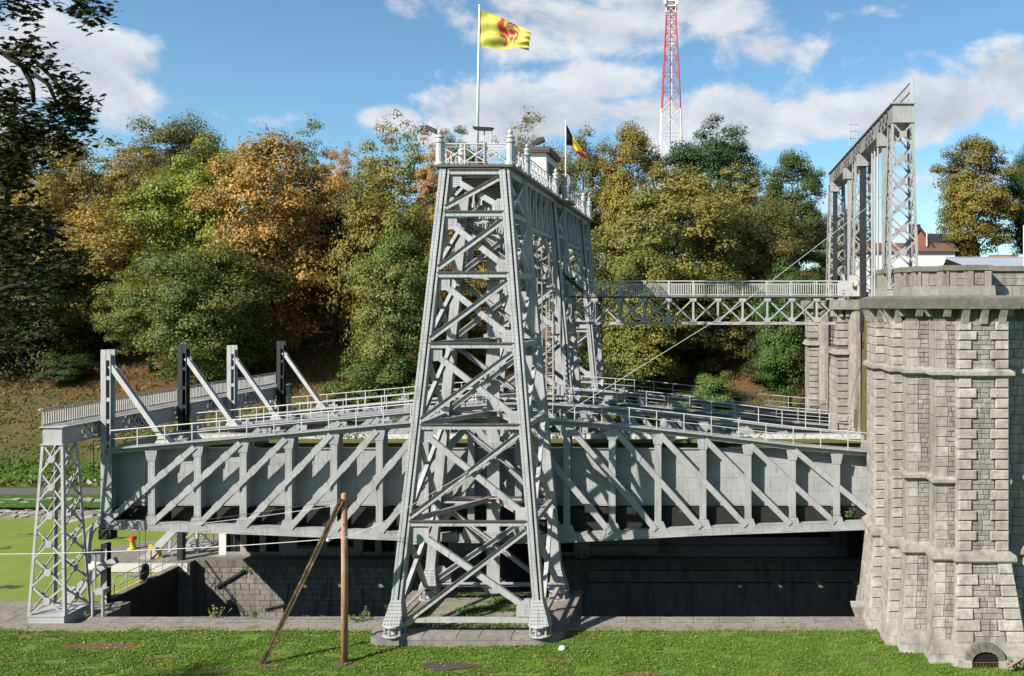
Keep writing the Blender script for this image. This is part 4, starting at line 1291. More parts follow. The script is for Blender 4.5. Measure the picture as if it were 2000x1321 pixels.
def yellow_flag():
    D = 45.0
    px0 = 936
    t = thing('flagpole', 'tall white flagpole rising from the nearest tower platform', 'flagpole', (xat(932, D), D, 23.79))
    part(M().tube([(xat(931.5, D), D, 23.79), (xat(936.5, D), D, zat(14, D))], [.085, .05], 10), 'pole', WHITE_P, t, smooth=True)
    part(M().lathe((xat(936.6, D), D, zat(14, D)), [(.05, 0), (.08, .05), (.05, .12)], 8), 'finial', WHITE_P, t)
    tie = M().box(xat(931.5, D) - .2, xat(931.5, D) + .2, D - .2, D + .2, 23.79, 23.86)
    part(tie, 'base_plate', S_RAIL, t)
    def corner(u, v):
        a = Vector((190, 195)).lerp(Vector((1300, 690)), u); b = Vector((170, 1015)).lerp(Vector((1235, 1080)), u)
        a.y -= 14 * math.sin(u * 3.14); b.y += 10 * math.sin(u * 6.28 * 1.0)
        return a.lerp(b, v)
    NU, NV = 190, 110
    m = M()
    for j in range(NV + 1):
        for i in range(NU + 1):
            u, v = i / NU, j / NV
            c = corner(u, v)
            px, py = 920 + c.x / 11.007, c.y / 11.007
            dep = .2 * u ** .7 * math.sin(9.5 * u + 2.4 * v + 1.0) + .06 * u * math.sin(21 * u - 5 * v) + .1 * (1 - u) * math.sin(14 * v + 3 * u) * min(1, u * 8) + .15 * max(0, u - .6) * math.sin(22 * v + 10 * u)
            m.v.append(tuple(at(px + .9, py, D) + V(0, dep, 0)))
    for j in range(NV):
        for i in range(NU):
            a = j * (NU + 1) + i
            m.f.append((a, a + 1, a + NU + 2, a + NU + 1))
            c = corner((i + .5) / NU, (j + .5) / NV)
            m.mi.append(1 if any(inpoly(c.x, c.y, P_) for P_ in ROOST) else 0)
    top(m, 'flag', [FY, FRD], 'large yellow flag with red rooster flying from the tall flagpole', 'flag', (xat(936, D), D, zat(60, D)), smooth=True)
yellow_flag()
def small_flag():
    D = 61.5
    t = thing('flagpole', 'short white flagpole right of the white cabin', 'flagpole', (xat(1105, D), D, 23.79))
    part(M().tube([(xat(1105, D), D, 23.79), (xat(1105, D), D, zat(234, D))], [.07, .045], 8), 'pole', WHITE_P, t, smooth=True)
    # hanging tricolour: hoist at the pole, fly end drooping
    m = M(); NU, NV = 48, 24
    for j in range(NV + 1):
        for i in range(NU + 1):
            u, v = i / NU, j / NV
            topx, topy = [(305, 245), (460, 545), (680, 850), (765, 1000)][0], 0
            def pl(P_, u):
                s = u * (len(P_) - 1); k = min(int(s), len(P_) - 2); f = s - k
                return P_[k][0] + (P_[k + 1][0] - P_[k][0]) * f, P_[k][1] + (P_[k + 1][1] - P_[k][1]) * f
            a = pl([(305, 245), (455, 545), (675, 850), (770, 1010)], u)
            b = pl([(305, 765), (465, 785), (540, 930), (735, 1065)], u)
            x, y = a[0] + (b[0] - a[0]) * v, a[1] + (b[1] - a[1]) * v
            m.v.append(tuple(at(1080 + x / 12.01, 220 + y / 12.01, D) + V(0, .22 * u * math.sin(10 * u + 6 * v) + .12 * math.sin(9 * v) * min(1, 6 * u), 0)))
    for j in range(NV):
        for i in range(NU):
            a = j * (NU + 1) + i
            m.f.append((a, a + 1, a + NU + 2, a + NU + 1)); m.mi.append(min(2, int(3 * (i + .5) / NU)))
    top(m, 'flag', [FBK, FYB, FRD], 'small black yellow and red flag drooping beside the cabin', 'flag', (xat(1105, D), D, zat(260, D)), smooth=True)
small_flag()

# plinth of the near tower
pl = thing('plinth', 'rounded stone plinth carrying the nearest steel tower', 'plinth', (XC, 45, 0))
px0, px1, py0, py1, pr = -16.95, -7.35, 41.55, 48.2, 1.3
out = [(px0, py1)] + [(px0 + .55 - .55 * math.cos(a), py0 + 1.0 - 1.0 * math.sin(a)) for a in np.linspace(0, math.pi / 2, 7)] + [(px1 - pr + pr * math.sin(a), py0 + pr - pr * math.cos(a)) for a in np.linspace(0, math.pi / 2, 9)] + [(px1, py1)]
part(M().prism([(a, b, .385) for a, b in out], (0, 0, -9.8)), 'core', LEDGE, pl)
kw = .95
inner = [(px0 + kw, py1 - kw * .6), (px0 + kw, py0 + kw), (px1 - kw, py0 + kw), (px1 - kw, py1 - kw * .6)]
def kerb(x0, x1, y0, y1):
    part(M().box(x0 + .012, x1 - .012, y0, y1, .3, .46).box(x0 + .03, x1 - .03, y0 + .03, y1 - .03, .46, .475), 'kerb_stone', LEDGE, pl)
x = px0 + 1.5
while x < px1 - 1.6:
    w = min(rnd.uniform(1.1, 1.7), px1 - 1.45 - x); kerb(x, x + w, py0 - .02, py0 + kw); x += w
y = py0 + 1.45
while y < py1 - .2:
    w = min(1.5, py1 + .03 - y)
    for a, b in ((px0 - .02, px0 + kw), (px1 - kw, px1 + .02)):
        part(M().box(a, b, y + .012, y + w - .012, .3, .46 + rnd.uniform(0, .012)), 'kerb_stone', LEDGE, pl)
    y += w
for sx, (cx_, cy_, r_) in ((-1, (px0 + 1.5, py0 + 1.45, 1.5)), (1, (px1 - 1.45, py0 + 1.45, 1.47))):
    pts = [(cx_ + sx * r_ * math.sin(a) * (1.0), cy_ - r_ * math.cos(a), .3) for a in np.linspace(0, math.pi / 2, 9)] + [(cx_, cy_, .3)]
    part(M().prism(pts, (0, 0, .16)), 'kerb_stone', LEDGE, pl)
part(M().prism([(px0 + kw, py0 + kw, .386), (px1 - kw, py0 + kw, .386), (px1 - kw, py1 - .05, .386), (px0 + kw, py1 - .05, .386)], (0, 0, .02)), 'earth_fill', DIRT, pl)
gm = M()
r = random.Random(12)
for k in range(2600):
    c0 = r.choice([(-12.3, 43.9, 2.6, .3), (-11.2, 45.4, 1.5, .35), (-12.8, 45.0, .5, .6), (-15.2, 44.3, .35, 1.2), (-12.0, 47.5, 2.6, .3), (-11.5, 46.6, .5, .5), (-12.2, 43.0, 3.4, .25)])
    x, y = r.gauss(c0[0], c0[2] * .6), r.gauss(c0[1], c0[3] * .6)
    if not (px0 + kw < x < px1 - kw and 42.6 < y < 48): continue
    for b in range(3):
        a = r.uniform(0, 6.28); h = r.uniform(.08, .24)
        gm.quad((x - .02 * math.sin(a), y + .02 * math.cos(a), .4), (x + .02 * math.sin(a), y - .02 * math.cos(a), .4), (x + .1 * math.cos(a), y + .1 * math.sin(a), .4 + h))
go = part(gm, 'weeds', flat('weeds', (.10, .17, .03), .7, .35, 4, 0), pl, kind='stuff')

# ------------------------------------------------------------------ caissons
def lerp_tab(tab, x):
    for (a, b), (c, d) in zip(tab, tab[1:]):
        if x <= c: return b + (d - b) * (x - a) / (c - a)
    return tab[-1][1]
NPX = [213, 300.5, 390, 478.7, 567, 655, 743.7, 833, 922, 1014, 1108, 1196.4, 1285.5, 1373, 1460.6, 1547, 1633, 1720]
NX = [xat(p, 48) for p in NPX]
TT = [(205, 875), (213, 875), (385, 860), (556, 845), (808, 822), (966, 812), (1064, 817), (1210, 827.5), (1380, 846), (1550, 866.6), (1720, 881)]
TB = [(205, 1023), (213, 1023), (312, 1026), (784, 1045), (966, 1051), (1087, 1050), (1380, 1035), (1696, 1024), (1720, 1023)]
def ztop(x): return zat(lerp_tab(TT, x / 48 * F + 1390), 48)
def zbot(x): return zat(lerp_tab(TB, x / 48 * F + 1390), 48)
YA = 47.95
def caisson(dy, dz, lab, detail):
    t = thing('caisson', lab, 'boat lift caisson', (XC, YA + 3.5 + dy, 3 + dz), 'the two water filled lift caissons')
    ya, yb = YA + dy, YA + 6.9 + dy
    def truss(y, s):          # s=-1: outer face looks to the camera, +1 looks away
        n = V(0, -1, 0)
        cams = XC
        # chords in panel lengths
        for i in range(17):
            a, b = NX[i], NX[i + 1]
            m = M()
            A, B = V(a, y, ztop(a) + dz), V(b, y, ztop(b) + dz)
            m.beam(A + V(-.0, 0, -.03), B + V(0, 0, -.03), n, [(-.03, .03, -.42, .42), (.03, .30, -.14, -.10), (.03, .30, .10, .14)])
            if detail and s < 0: m.rivets(A + V(0, 0, .0), B + V(0, 0, .0), (0, 0, 1), (-.3, .3), .002, .25, .03, .02)
            part(m, 'top_chord', S_CAIS2, t)
            m = M()
            A, B = V(a, y, zbot(a) + dz), V(b, y, zbot(b) + dz)
            m.beam(A, B, n, [(-.2, .2, .14, .18), (-.2, .2, -.18, -.14), (.2, .24, -.26, .26), (-.24, -.2, -.2, .2)])
            if detail and s < 0: m.rivets(A, B, n, (-.1, .1), .182, .2, .026, .018)
            part(m, 'bottom_chord', S_CAIS2, t)
        for i, x in enumerate(NX):
            zt_, zb_ = ztop(x) - .33 + dz, zbot(x) + .2 + dz
            w = .19 if 0 < i < 17 else .30
            y2 = y + .62 if s < 0 else y - .62
            m = M()
            yf = y - .17
            m.box(x - w, x + w, yf, yf + .05, zb_, zt_)
            m.box(x - .04, x + .04, yf + .05, max(y, y2), zb_ + .3, zt_ - .02)
            m.box(x - w, x + w, max(y, y2) - .06 if s < 0 else y + .1, max(y, y2) if s < 0 else y + .15, zb_, zt_)
            if detail and s < 0: m.rivets((x, yf, zb_), (x, yf, zt_), n, (-.12, .12), 0.002, .16, .028, .02)
            part(m, 'upright', S_CAIS, t)
            # gussets
            m = M(); g_ = 1 - abs(i - 8.5) / 8.5; wb = .34 + .26 * g_; hb = .25 + .3 * g_
            zc = zbot(x) + dz
            m.prism([V(x - wb - .35, yf - .035, zc - .19), V(x + wb + .35, yf - .035, zc - .19), V(x + wb, yf - .035, zc + .2), V(x + .3, yf - .035, zc + hb + .25), V(x - .3, yf - .035, zc + hb + .25), V(x - wb, yf - .035, zc + .2)], (0, .03, 0))
            if detail and s < 0: m.rgrid(V(x, yf - .036, zc), (1, 0, 0), (0, 0, 1), n, int(8 + 5 * g_), 3, .13, .12, .03, .022); m.rgrid(V(x, yf - .036, zc + .5), (1, 0, 0), (0, 0, 1), n, 4, 4, .13, .12, .03, .022)
            part(m, 'gusset_plate', S_CAIS, t)
            m = M(); zc = ztop(x) + dz
            sl = 1 if x < XC else -1
            m.prism([V(x - .34, yf - .035, zc - .34), V(x - .24, yf - .035, zc - .9), V(x + .24, yf - .035, zc - .9), V(x + .34, yf - .035, zc - .34)], (0, .03, 0))
            if detail and s < 0: m.rgrid(V(x, yf - .036, zc - .62), (1, 0, 0), (0, 0, 1), n, 4, 4, .13, .12, .03, .022)
            part(m, 'gusset_plate', S_CAIS, t)
        dg = [(i, i + 2, 'u') for i in range(0, 8)] + [(i, i + 2, 'd') for i in range(8, 16)]
        for (i, j, k) in dg:
            if k == 'u': A, B = V(NX[i] + .12, y, zbot(NX[i]) + .22 + dz), V(NX[j] - .12, y, ztop(NX[j]) - .34 + dz)
            else: A, B = V(NX[i] + .12, y, ztop(NX[i]) - .34 + dz), V(NX[j] - .12, y, zbot(NX[j]) + .22 + dz)
            q_ = 1 - .35 * abs(((i + j) / 2 - 8.5) / 8.5)
            w = .105 + .065 * q_
            m = M().beam(A, B, n, [(-w, w, .225, .265), (-w, -w + .05, .0, .225), (w - .05, w, .0, .225)])
            Ld = (B - A); 
            if k == 'u':
                for f in (.18, .38, .6, .8):        # batten steps
                    C = A + Ld * f
                    m.beam(C, C + Ld * .07, n, [(-w - .035, w + .035, .268, .29)])
            if detail and s < 0:
                m.rivets(A, B, n, (-w + .06, w - .06), .267, .55, .03, .02)
            part(m, 'diagonal', S_CAIS, t)
        # walkway rail over the top chord
        yr = y - .36 if s < 0 else y + .36
        nxp = int((NX[-1] - NX[0] - .4) / 1.53)
        xs = [NX[0] + .35 + i * 1.53 for i in range(nxp + 1)]
        for i, x in enumerate(xs):
            p = V(x, yr, ztop(x) + dz)
            part(M().box(p.x - .026, p.x + .026, yr - .02, yr + .02, p.z - .02, p.z + 1.0), 'rail_post', S_RAIL, t)
        for hh, rr in ((1.0, .032), (.52, .022)):
            for i in range(0, len(xs) - 1, 4):
                j = min(i + 4, len(xs) - 1)
                part(M().tube([V(xs[q], yr, ztop(xs[q]) + dz + hh) for q in range(i, j + 1)], rr), 'hand_rail', S_RAIL, t)
        if True:   # second rail on the inner side of the chord walkway
            yr2 = y + .38 if s < 0 else y - .38
            for hh, rr in ((1.0, .028),):
                pass
    truss(ya, -1); truss(yb, 1)
    # tank
    z0, z1 = 5.2 + dz, 8.45 + dz
    x0, x1 = NX[0] + .25, NX[-1] - .1
    y0, y1 = ya + .63, yb - .63
    for (a, b, nm) in ((y0, y0 + .04, -1), (y1 - .04, y1, 1)):
        for i in range(17):
            xa, xb = max(NX[i], x0), min(NX[i + 1], x1)
            m = M().box(xa + .003, xb - .003, a, b, z0, z1)
            yo = a if nm < 0 else b
            if nm < 0:
                for zz, h in ((z0 + .05, .1), (z0 + .86, .16), (z0 + 1.62, .1), (z0 + 2.4, .16), (z1 - .09, .09)):
                    m.box(xa + .004, xb - .004, a - .012, a, zz, zz + h)
                    if detail: m.rivets((xa + .05, a, zz + h / 2), (xb - .05, a, zz + h / 2), (0, -1, 0), (-h * .3, h * .3) if h > .12 else (0,), .0125, .16, .02, .014)
                m.box(xb - .09, xb - .004, a - .011, a, z0 + .16, z1 - .1)
                m.box((xa + xb) / 2 - .06, (xa + xb) / 2 + .06, a - .010, a, z0 + .16, z1 - .1)
            part(m, 'tank_plate', S_CAIS, t)
    part(M().box(x0, x1, y1 - .06, y1 - .041, z0 + .1, z1 - .02), 'inner_lining', TANKIN, t)
    part(M().box(x0, x1, y0 + .041, y0 + .06, z0 + .1, z1 - .02), 'inner_lining', TANKIN, t)
    part(M().box(x0, x1, y0 + .041, y1 - .041, z0 - .02, z0 + .08), 'tank_floor', S_CAIS, t)
    part(M().box(x0 + .02, x1 - .02, y0 + .061, y1 - .061, z1 - 1.2, z1 - .8), 'water', TANKW, t)
    for a in (y0 - .1, y1 - .06):
        part(M().box(x0, x1, a, a + .16, z1, z1 + .05), 'tank_rim', S_CAIS2, t)
    part(M().box(x0 + .0, x1, y1 - .5, y1 - .07, z1 - .5, z1 - .3), 'timber_fender', flat('mossy_timber', (.12, .12, .035), .9, .35, 3, .5), t)
    # end gates
    for xx in (x0 - .12, x1):
        m = M().box(xx, xx + .12, y0 - .02, y1 + .02, z0, z1 + .25)
        for k in range(5): m.box(xx - .14 if xx < 0 else xx + .12, xx if xx < 0 else xx + .26, y0, y1, z0 + .2 + k * .72, z0 + .3 + k * .72)
        part(m, 'end_gate', S_CAIS, t)
    # cross girders under the tank, their black standing in for the shade
    for i, x in enumerate(NX):
        zb_ = zbot(x) + dz
        m = M().box(x - .16, x + .16, ya + .2, yb - .2, zb_ - .15, zb_ - .09).box(x - .16, x + .16, ya + .2, yb - .2, z0 - .1, z0 - .03).box(x - .04, x + .04, ya + .2, yb - .2, zb_ - .09, z0 - .1)
        part(m, 'cross_girder', S_DARK, t)
    for s in (-1, 1):  # full-height panels added to keep sun off the chamber wall, coloured shade-black
        for i in range(17):
            xa, xb = NX[i] + .165, NX[i + 1] - .165
            yy = ya + 3.41 + s * 3.0
            part(M().prism([V(xa, yy, zbot(xa) + dz - .1), V(xb, yy, zbot(xb) + dz - .1), V(xb, yy, z0 - .04), V(xa, yy, z0 - .04)], (0, .08, 0)), 'stringer', S_DARK, t)
    # plants on the rims
    pm = M(); r = random.Random(int(dy) + 3)
    for c0 in [(655, 10, .5), (690, 8, .3), (1060, 10, .35), (1075, 10, .3), (1200, 6, .25), (945, 6, .2), (1440, 8, .3), (560, 5, .25)]:
        X = xat(c0[0], 54)
        for k in range(int(c0[1] * 9)):
            p = V(X + r.gauss(0, .8), y1 - .15 + r.gauss(0, .08), z1 - .25 + abs(r.gauss(0, c0[2])))
            d = V(r.gauss(0, 1), r.gauss(0, 1), r.gauss(0, 1)).normalized(); e = d.orthogonal().normalized()
            pm.quad(p - d * .07, p + e * .04, p + d * .07, p - e * .04)
    part(pm, 'weeds', flat('rim_weeds', (.10, .19, .03), .7, .3, 5, 0), t, kind='stuff')
    # end posts with slanted struts
    for (y, mt, dk) in ((ya, S_GANT, 0), (yb, S_BLACK, 1)):
        X = -34.12
        m = M()
        za, zb_ = 4.11 + dz, 14.15 + dz
        m.box(X - .27, X + .02, y - .12, y - .07, za, zb_)
        m.box(X + .04, X + .27, y - .10, y - .06, zb_ - .6, zb_).box(X + .22, X + .27, y - .10, y - .06, za, zb_ - .6)
        m.box(X - .27, X + .27, y + .25, y + .3, za, zb_)
        m.box(X - .27, X - .21, y - .07, y + .25, za, zb_)
        z = zb_ - 1.7
        while z > za + .5:
            m.box(X + .02, X + .22, y - .10, y - .06, z, z + .22); z -= 1.22
        part(m, 'end_post', mt, t)
        A, B = V(X + .2, y + .08, zb_ - .9), V(-30.85, y + .1, ztop(-30.9) + dz + .05)
        part(M().beam(A, B, (0, -1, 0), [(-.13, .13, .1, .14), (-.13, .13, -.14, -.1), (-.05, .05, -.1, .1)]), 'strut', S_RAIL, t)
        part(M().prism([B + V(-.5, -.2, -.05), B + V(.35, -.2, -.05), B + V(.05, -.2, .35), B + V(-.3, -.2, .4)], (0, .35, 0)), 'strut_shoe', S_RAIL, t)
        part(M().box(X - .3, X + .38, y - .25, y + .3, 3.5 + dz, 4.1 + dz), 'guide_shoe', S_BLACK, t)
        # valves and small gear on the walkway
        for k, xx in enumerate((-30.0, -24.5, -18.3, -7.0, 1.5)):
            yy = y + .15
            zz = ztop(xx) + dz + .03
            part(M().box(xx - .35, xx + .35, yy - .12, yy + .12, zz, zz + .14).box(xx - .1, xx + .1, yy - .1, yy + .1, zz + .14, zz + .3), 'walkway_gear', S_CAIS2, t)
    return t
caisson(0, 0, 'nearer grey riveted caisson holding water beside the nearest tower', True)
caisson(12.45, -.35, 'farther grey riveted caisson behind the middle tower', False)

# fixed guide columns rising out of the basin at the downstream end
for k, (y, mt, lab) in enumerate(((48.1, S_GANT, 'light grey guide column below the nearest slanted strut'), (54.95, S_BLACK, 'black greasy guide column at the island end of gate wall'),
                                  (60.5, S_GANT, 'light guide column on the far side of the island'), (67.3, S_BLACK, 'black guide column of the far caisson'))):
    X = -34.3
    t = thing('guide_column', lab, 'guide column', (X, y, -.3), 'guide columns at the downstream end')
    part(M().box(X - .17, X + .17, y - .16, y - .1, -2, 3.2).box(X - .05, X + .05, y - .1, y + .14, -2, 3.2).box(X - .17, X + .17, y + .14, y + .2, -2, 3.2), 'column', mt, t)
    part(M().box(X + .171, X + .2, y - .14, y + .16, -2, 3.2), 'guide_strip', S_DARK, t)

# piston rams under the caissons
for k, (y, dz, lab) in enumerate(((51.4, 0, 'thick dark ram under the nearer caisson'), (63.85, -.35, 'thick dark ram under the farther caisson'))):
    t = thing('piston_ram', lab, 'ram', (XC, y, -9))
    part(M().lathe((XC, y, -9), [(1.02, 0), (1.02, 12.0 + dz)], 28), 'ram', S_DARK, t, smooth=True)
    part(M().lathe((XC, y, -9), [(1.7, 0), (1.7, 1.6), (1.3, 1.9), (1.3, 2.4)], 28), 'collar', S_DARK, t)
    part(M().hexa([(XC - 1, y - 1, 3.0 + dz), (XC + 1, y - 1, 3.0 + dz), (XC + 1, y + 1, 3.0 + dz), (XC - 1, y + 1, 3.0 + dz), (XC - 2.2, y - 2.2, 4.4 + dz), (XC + 2.2, y - 2.2, 4.4 + dz), (XC + 2.2, y + 2.2, 4.4 + dz), (XC - 2.2, y + 2.2, 4.4 + dz)]), 'ram_head', S_CAIS, t)

hc = thing('hoist_chain', 'rusty chain hoist with rods hanging inside the middle tower', 'hoist', (xat(1068, 54.9), 54.9, 9.5))
RUSTC = steel('chain_rust', (.22, .12, .08), .8, .6)
for px, a, b, rr in ((1049, 470, 790, .03), (1058, 450, 780, .04), (1072, 480, 640, .025), (1080, 520, 790, .035), (1040, 560, 790, .04)):
    part(M().tube([at(px, a, 54.6), at(px + 2, b, 54.6)], rr, 5), 'rod', S_RUST, hc)
for k in range(26):
    py = 640 + k * 5
    p = at(1066 + (k % 2) * 3, py, 54.5)
    part(M().box(p.x - .05, p.x + .05, p.y - .03, p.y + .03, p.z - .11, p.z + .02), 'chain_link', RUSTC, hc)
p = at(1068, 652, 54.5)
part(M().prism([V(p.x + .3 * math.cos(t), p.y - .08, p.z + .42 * math.sin(t)) for t in np.linspace(0, 6.28, 13)[:-1]], (0, .16, 0)), 'pulley_block', RUSTC, hc)
p = at(1047, 680, 54.5)
part(M().lathe(p, [(.12, -.15), (.14, .1), (.05, .2)], 8), 'hook_weight', WHITE_P, hc)
# ------------------------------------------------------------------ lattice gantries
def lattice_leg(parent_t, cx, cy, wt, wb, z0, z1, n, mat, dt=None, db=None):
    dt = dt or wt; db = db or wb
    def C(sx, sy, z):
        u = (z - z0) / (z1 - z0)
        return V(cx + sx * (wb + (wt - wb) * u) / 2, cy + sy * (db + (dt - db) * u) / 2, z)
    for sx in (-1, 1):
        for sy in (-1, 1):
            A, B = C(sx, sy, z0), C(sx, sy, z1)
            m = M().beam(A, B, (0, sy, 0), [(-.07, .07, -.02, .02)])
            m.beam(A + V(0, -sy * .08, 0), B + V(0, -sy * .08, 0), (sx, 0, 0), [(-.06, .06, -.02 + .05, .02 + .05)])
            part(m, 'corner_post', mat, parent_t)
    zs = [z0 + (z1 - z0) * (1 - (1 - k / n) ** 1.0) for k in range(n + 1)]
    for (sa, sb, nn) in (((-1, -1), (1, -1), (0, -1, 0)), ((1, 1), (-1, 1), (0, 1, 0)), ((1, -1), (1, 1), (1, 0, 0)), ((-1, 1), (-1, -1), (-1, 0, 0))):
        for k in range(n):
            a, b = zs[k], zs[k + 1]
            A, B, C_, D_ = C(*sa, a), C(*sb, a), C(*sa, b), C(*sb, b)
            part(M().beam(A, D_, nn, [(-.045, .045, -.01, .02)]), 'brace', mat, parent_t)
            part(M().beam(B, C_, nn, [(-.045, .045, -.045, -.015)]), 'brace', mat, parent_t)
            c = (A + B + C_ + D_) / 4; N_ = Vector(nn)
            d = (B - A).normalized()
            m = M().prism([c + d * p + V(0, 0, q) + N_ * .022 for p, q in ((-.17, -.1), (-.1, -.18), (.1, -.18), (.17, -.1), (.17, .1), (.1, .18), (-.1, .18), (-.17, .1))], N_ * .015)
            m.rgrid(c + N_ * .038, d, (0, 0, 1), N_, 3, 3, .09, .09, .02, .014)
            part(m, 'node_plate', mat, parent_t)
def box_girder(parent_t, x0, x1, y0, y1, z0, z1, mat, pattern, webm=None):
    part(M().box(x0 - .12, x1 + .12, y0 - .1, y1 + .1, z1, z1 + .05), 'top_plate', mat, parent_t)
    part(M().box(x0 - .1, x1 + .1, y0 - .08, y1 + .08, z0 - .05, z0), 'bottom_plate', mat, parent_t)
    for yy in (y0, y1 - .04):
        m = M().box(x0, x1, yy, yy + .04, z0, z1)
        if yy == y0:
            m.rivets((x0 + .06, y0, z0), (x0 + .06, y0, z1), (0, -1, 0), (0,), .003, .1, .02, .014).rivets((x1 - .06, y0, z0), (x1 - .06, y0, z1), (0, -1, 0), (0,), .003, .1, .02, .014)
        part(m, 'end_plate', mat, parent_t)
    y = y0 + .045
    for (kind, ln) in pattern:
        e = min(y + ln, y1 - .045)
        for xs, nn in ((x0, -1), (x1 - .03, 1)):
            if kind == 's':
                part(M().box(xs, xs + .03, y, e, z0, z1).rivets((xs if nn < 0 else xs + .03, y + .06, z0), (xs if nn < 0 else xs + .03, y + .06, z1), (nn, 0, 0), (0,), .002, .12, .02, .014), 'web_plate', webm or mat, parent_t)
            else:
                # plate pierced by a pair of X openings
                k = max(1, int(round((e - y) / ((z1 - z0) * .95))))
                w = (e - y) / k
                for i in range(k):
                    a, b = y + i * w, y + (i + 1) * w
                    h = z1 - z0
                    m = M()
                    t_ = .1
                    for (P, Q, off) in (((a, z0), (b, z1), 0), ((a, z1), (b, z0), .0305)):
                        m.beam((xs + (off if nn > 0 else -off), P[0], P[1]), (xs + (off if nn > 0 else -off), Q[0], Q[1]), (1, 0, 0), [(-.075, .075, 0, .03)])
                    m.prism([(xs - .004, a, z0 + .02), (xs - .004, a + .09, z0 + .02), (xs - .004, a + .09, z1 - .02), (xs - .004, a, z1 - .02)], (.038, 0, 0))
                    part(m, 'cross_lattice', webm or mat, parent_t)
        y = e
        if y >= y1 - .06: break
def gantry(lab, x0, x1, zb, zt, legz, wb, mat, flip):
    t = thing('gantry', lab, 'gantry', ((x0 + x1) / 2, 57, legz), 'lattice legged gantries at both ends of the lift')
    w = x1 - x0
    pat = [('s', 1.25), ('o', 2.3), ('s', 1.0), ('o', 2.1), ('s', 2.6), ('o', 1.9), ('s', 1.7), ('o', 1.9), ('s', 2.6), ('o', 2.3), ('s', 2.2), ('o', 1.9), ('s', 9)]
    if flip: pat = [('s', 1.1), ('o', 2.9), ('s', 1.3), ('o', 2.9), ('s', 1.6), ('o', 2.9), ('s', 1.4), ('o', 2.9), ('s', 1.6), ('o', 2.9), ('s', 9)]
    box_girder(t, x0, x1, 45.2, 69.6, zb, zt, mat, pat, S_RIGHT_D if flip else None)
    for y in (45.2 + w / 2, 57.3, 69.6 - w / 2):
        lattice_leg(t, (x0 + x1) / 2, y, w, wb, legz + .55, zb - .05, 7 if flip else 6, mat)
        h = wb / 2 + .12
        m = M().box((x0 + x1) / 2 - h, (x0 + x1) / 2 + h, y - h, y + h, legz + .0, legz + .07)
        m.box((x0 + x1) / 2 - h + .09, (x0 + x1) / 2 + h - .09, y - h + .09, y + h - .09, legz + .07, legz + .5).box((x0 + x1) / 2 - h + .05, (x0 + x1) / 2 + h - .05, y - h + .05, y + h - .05, legz + .5, legz + .56)
        part(m, 'base', mat, t)
    return t
gl = gantry('left gantry with perforated deck girder and lattice legs beside the canal', -35.58, -34.55, 9.28, 10.15, -.24, 1.85, S_GANT, False)
gr = gantry('right gantry high above the stone piers with lattice legs', 9.63, 10.68, 26.42, 27.36, 17.0, 1.5, S_RIGHT, True)
# railing of the left gantry
lr = thing('footway_railing', 'white baluster railing running along the left gantry deck', 'railing', (-35.5, 57, 10.2))
bmesh_ = M().box(-.022, .022, -.022, .022, .12, .76).lathe((0, 0, .76), [(.03, 0), (.045, .03), (.03, .07)], 6).lathe((0, 0, .1), [(.035, 0), (.045, .03), (.03, .05)], 6).mesh('baluster', S_RAIL)
for y in np.arange(45.35, 69.3, .168):
    if 56.6 < y < 57.4: continue
    inst(bmesh_, 'baluster', lr, (-35.62, float(y), 10.2))
for y in (45.25, 47.4, 50.6, 53.8, 56.6, 57.4, 60.6, 63.8, 66.8, 69.4):
    part(M().tube([(-35.62, y, 10.2), (-35.62, y, 11.12)], .032), 'rail_post', S_RAIL, lr)
for z, rr in ((10.31, .025), (11.02, .028), (11.14, .03)):
    for a, b in ((45.25, 56.6), (57.4, 69.4)):
        part(M().tube([(-35.62, a, z), (-35.62, b, z)], rr), 'hand_rail', S_RAIL, lr)
part(M().lathe((-35.62, 45.1, 11.1), [(.02, -.07), (.09, -.03), (.09, .04), (.02, .08)], 8), 'knob', S_RAIL, lr)
# counterweight hanging at the left gantry
cw = thing('hanging_weight', 'small round weight hanging on a rod from the left gantry deck', 'weight', (xat(182, 47), 47, 5.4))
part(M().tube([(xat(183, 47), 47, 9.2), (xat(183, 47), 47, 6.9)], .02), 'rod', S_BLACK, cw)
part(M().tube([(xat(170, 47), 47, 6.95), (xat(200, 47), 47, 7.02)], .035), 'lever', S_GANT, cw)
part(M().prism([(xat(176, 47) + .17 * math.cos(a), 46.95, 6.92 + .14 * math.sin(a)) for a in np.linspace(0, 6.28, 15)[:-1]], (0, .12, 0)), 'weight', S_GANT, cw)
# curved bracket arm to the guide shoe
ba = thing('bracket_arm', 'curved grey bracket arm reaching from left leg to the caisson end', 'bracket', (-35, 48, 3.5))
pts = []
for k in range(11):
    a = k / 10 * math.pi / 2
    pts.append((xat(160, 47) + (xat(203, 47) - xat(160, 47)) * math.sin(a), 3.3 + 1.1 * math.cos(a) * 0 + 1.2 * (1 - math.cos(a)) * -1 + 1.2))
o_ = [V(xat(172, 47.6) + .85 * (1 - math.cos(a)), 47.5, 2.6 + 1.7 * math.sin(a)) for a in np.linspace(0, math.pi / 2, 8)] + [V(xat(202, 47.6), 47.5, 4.3 - .9 * 0), V(xat(204, 47.6), 47.5, 3.0)]
i_ = [V(xat(204, 47.6) - .12, 47.5, 3.0), V(xat(204, 47.6) - .12, 47.5, 3.5), V(xat(190, 47.6), 47.5, 4.05)] + [V(xat(172, 47.6) + .2 + .75 * (1 - math.cos(a)), 47.5, 2.6 + 1.5 * math.sin(a)) for a in np.linspace(math.pi / 2, 0, 8)]
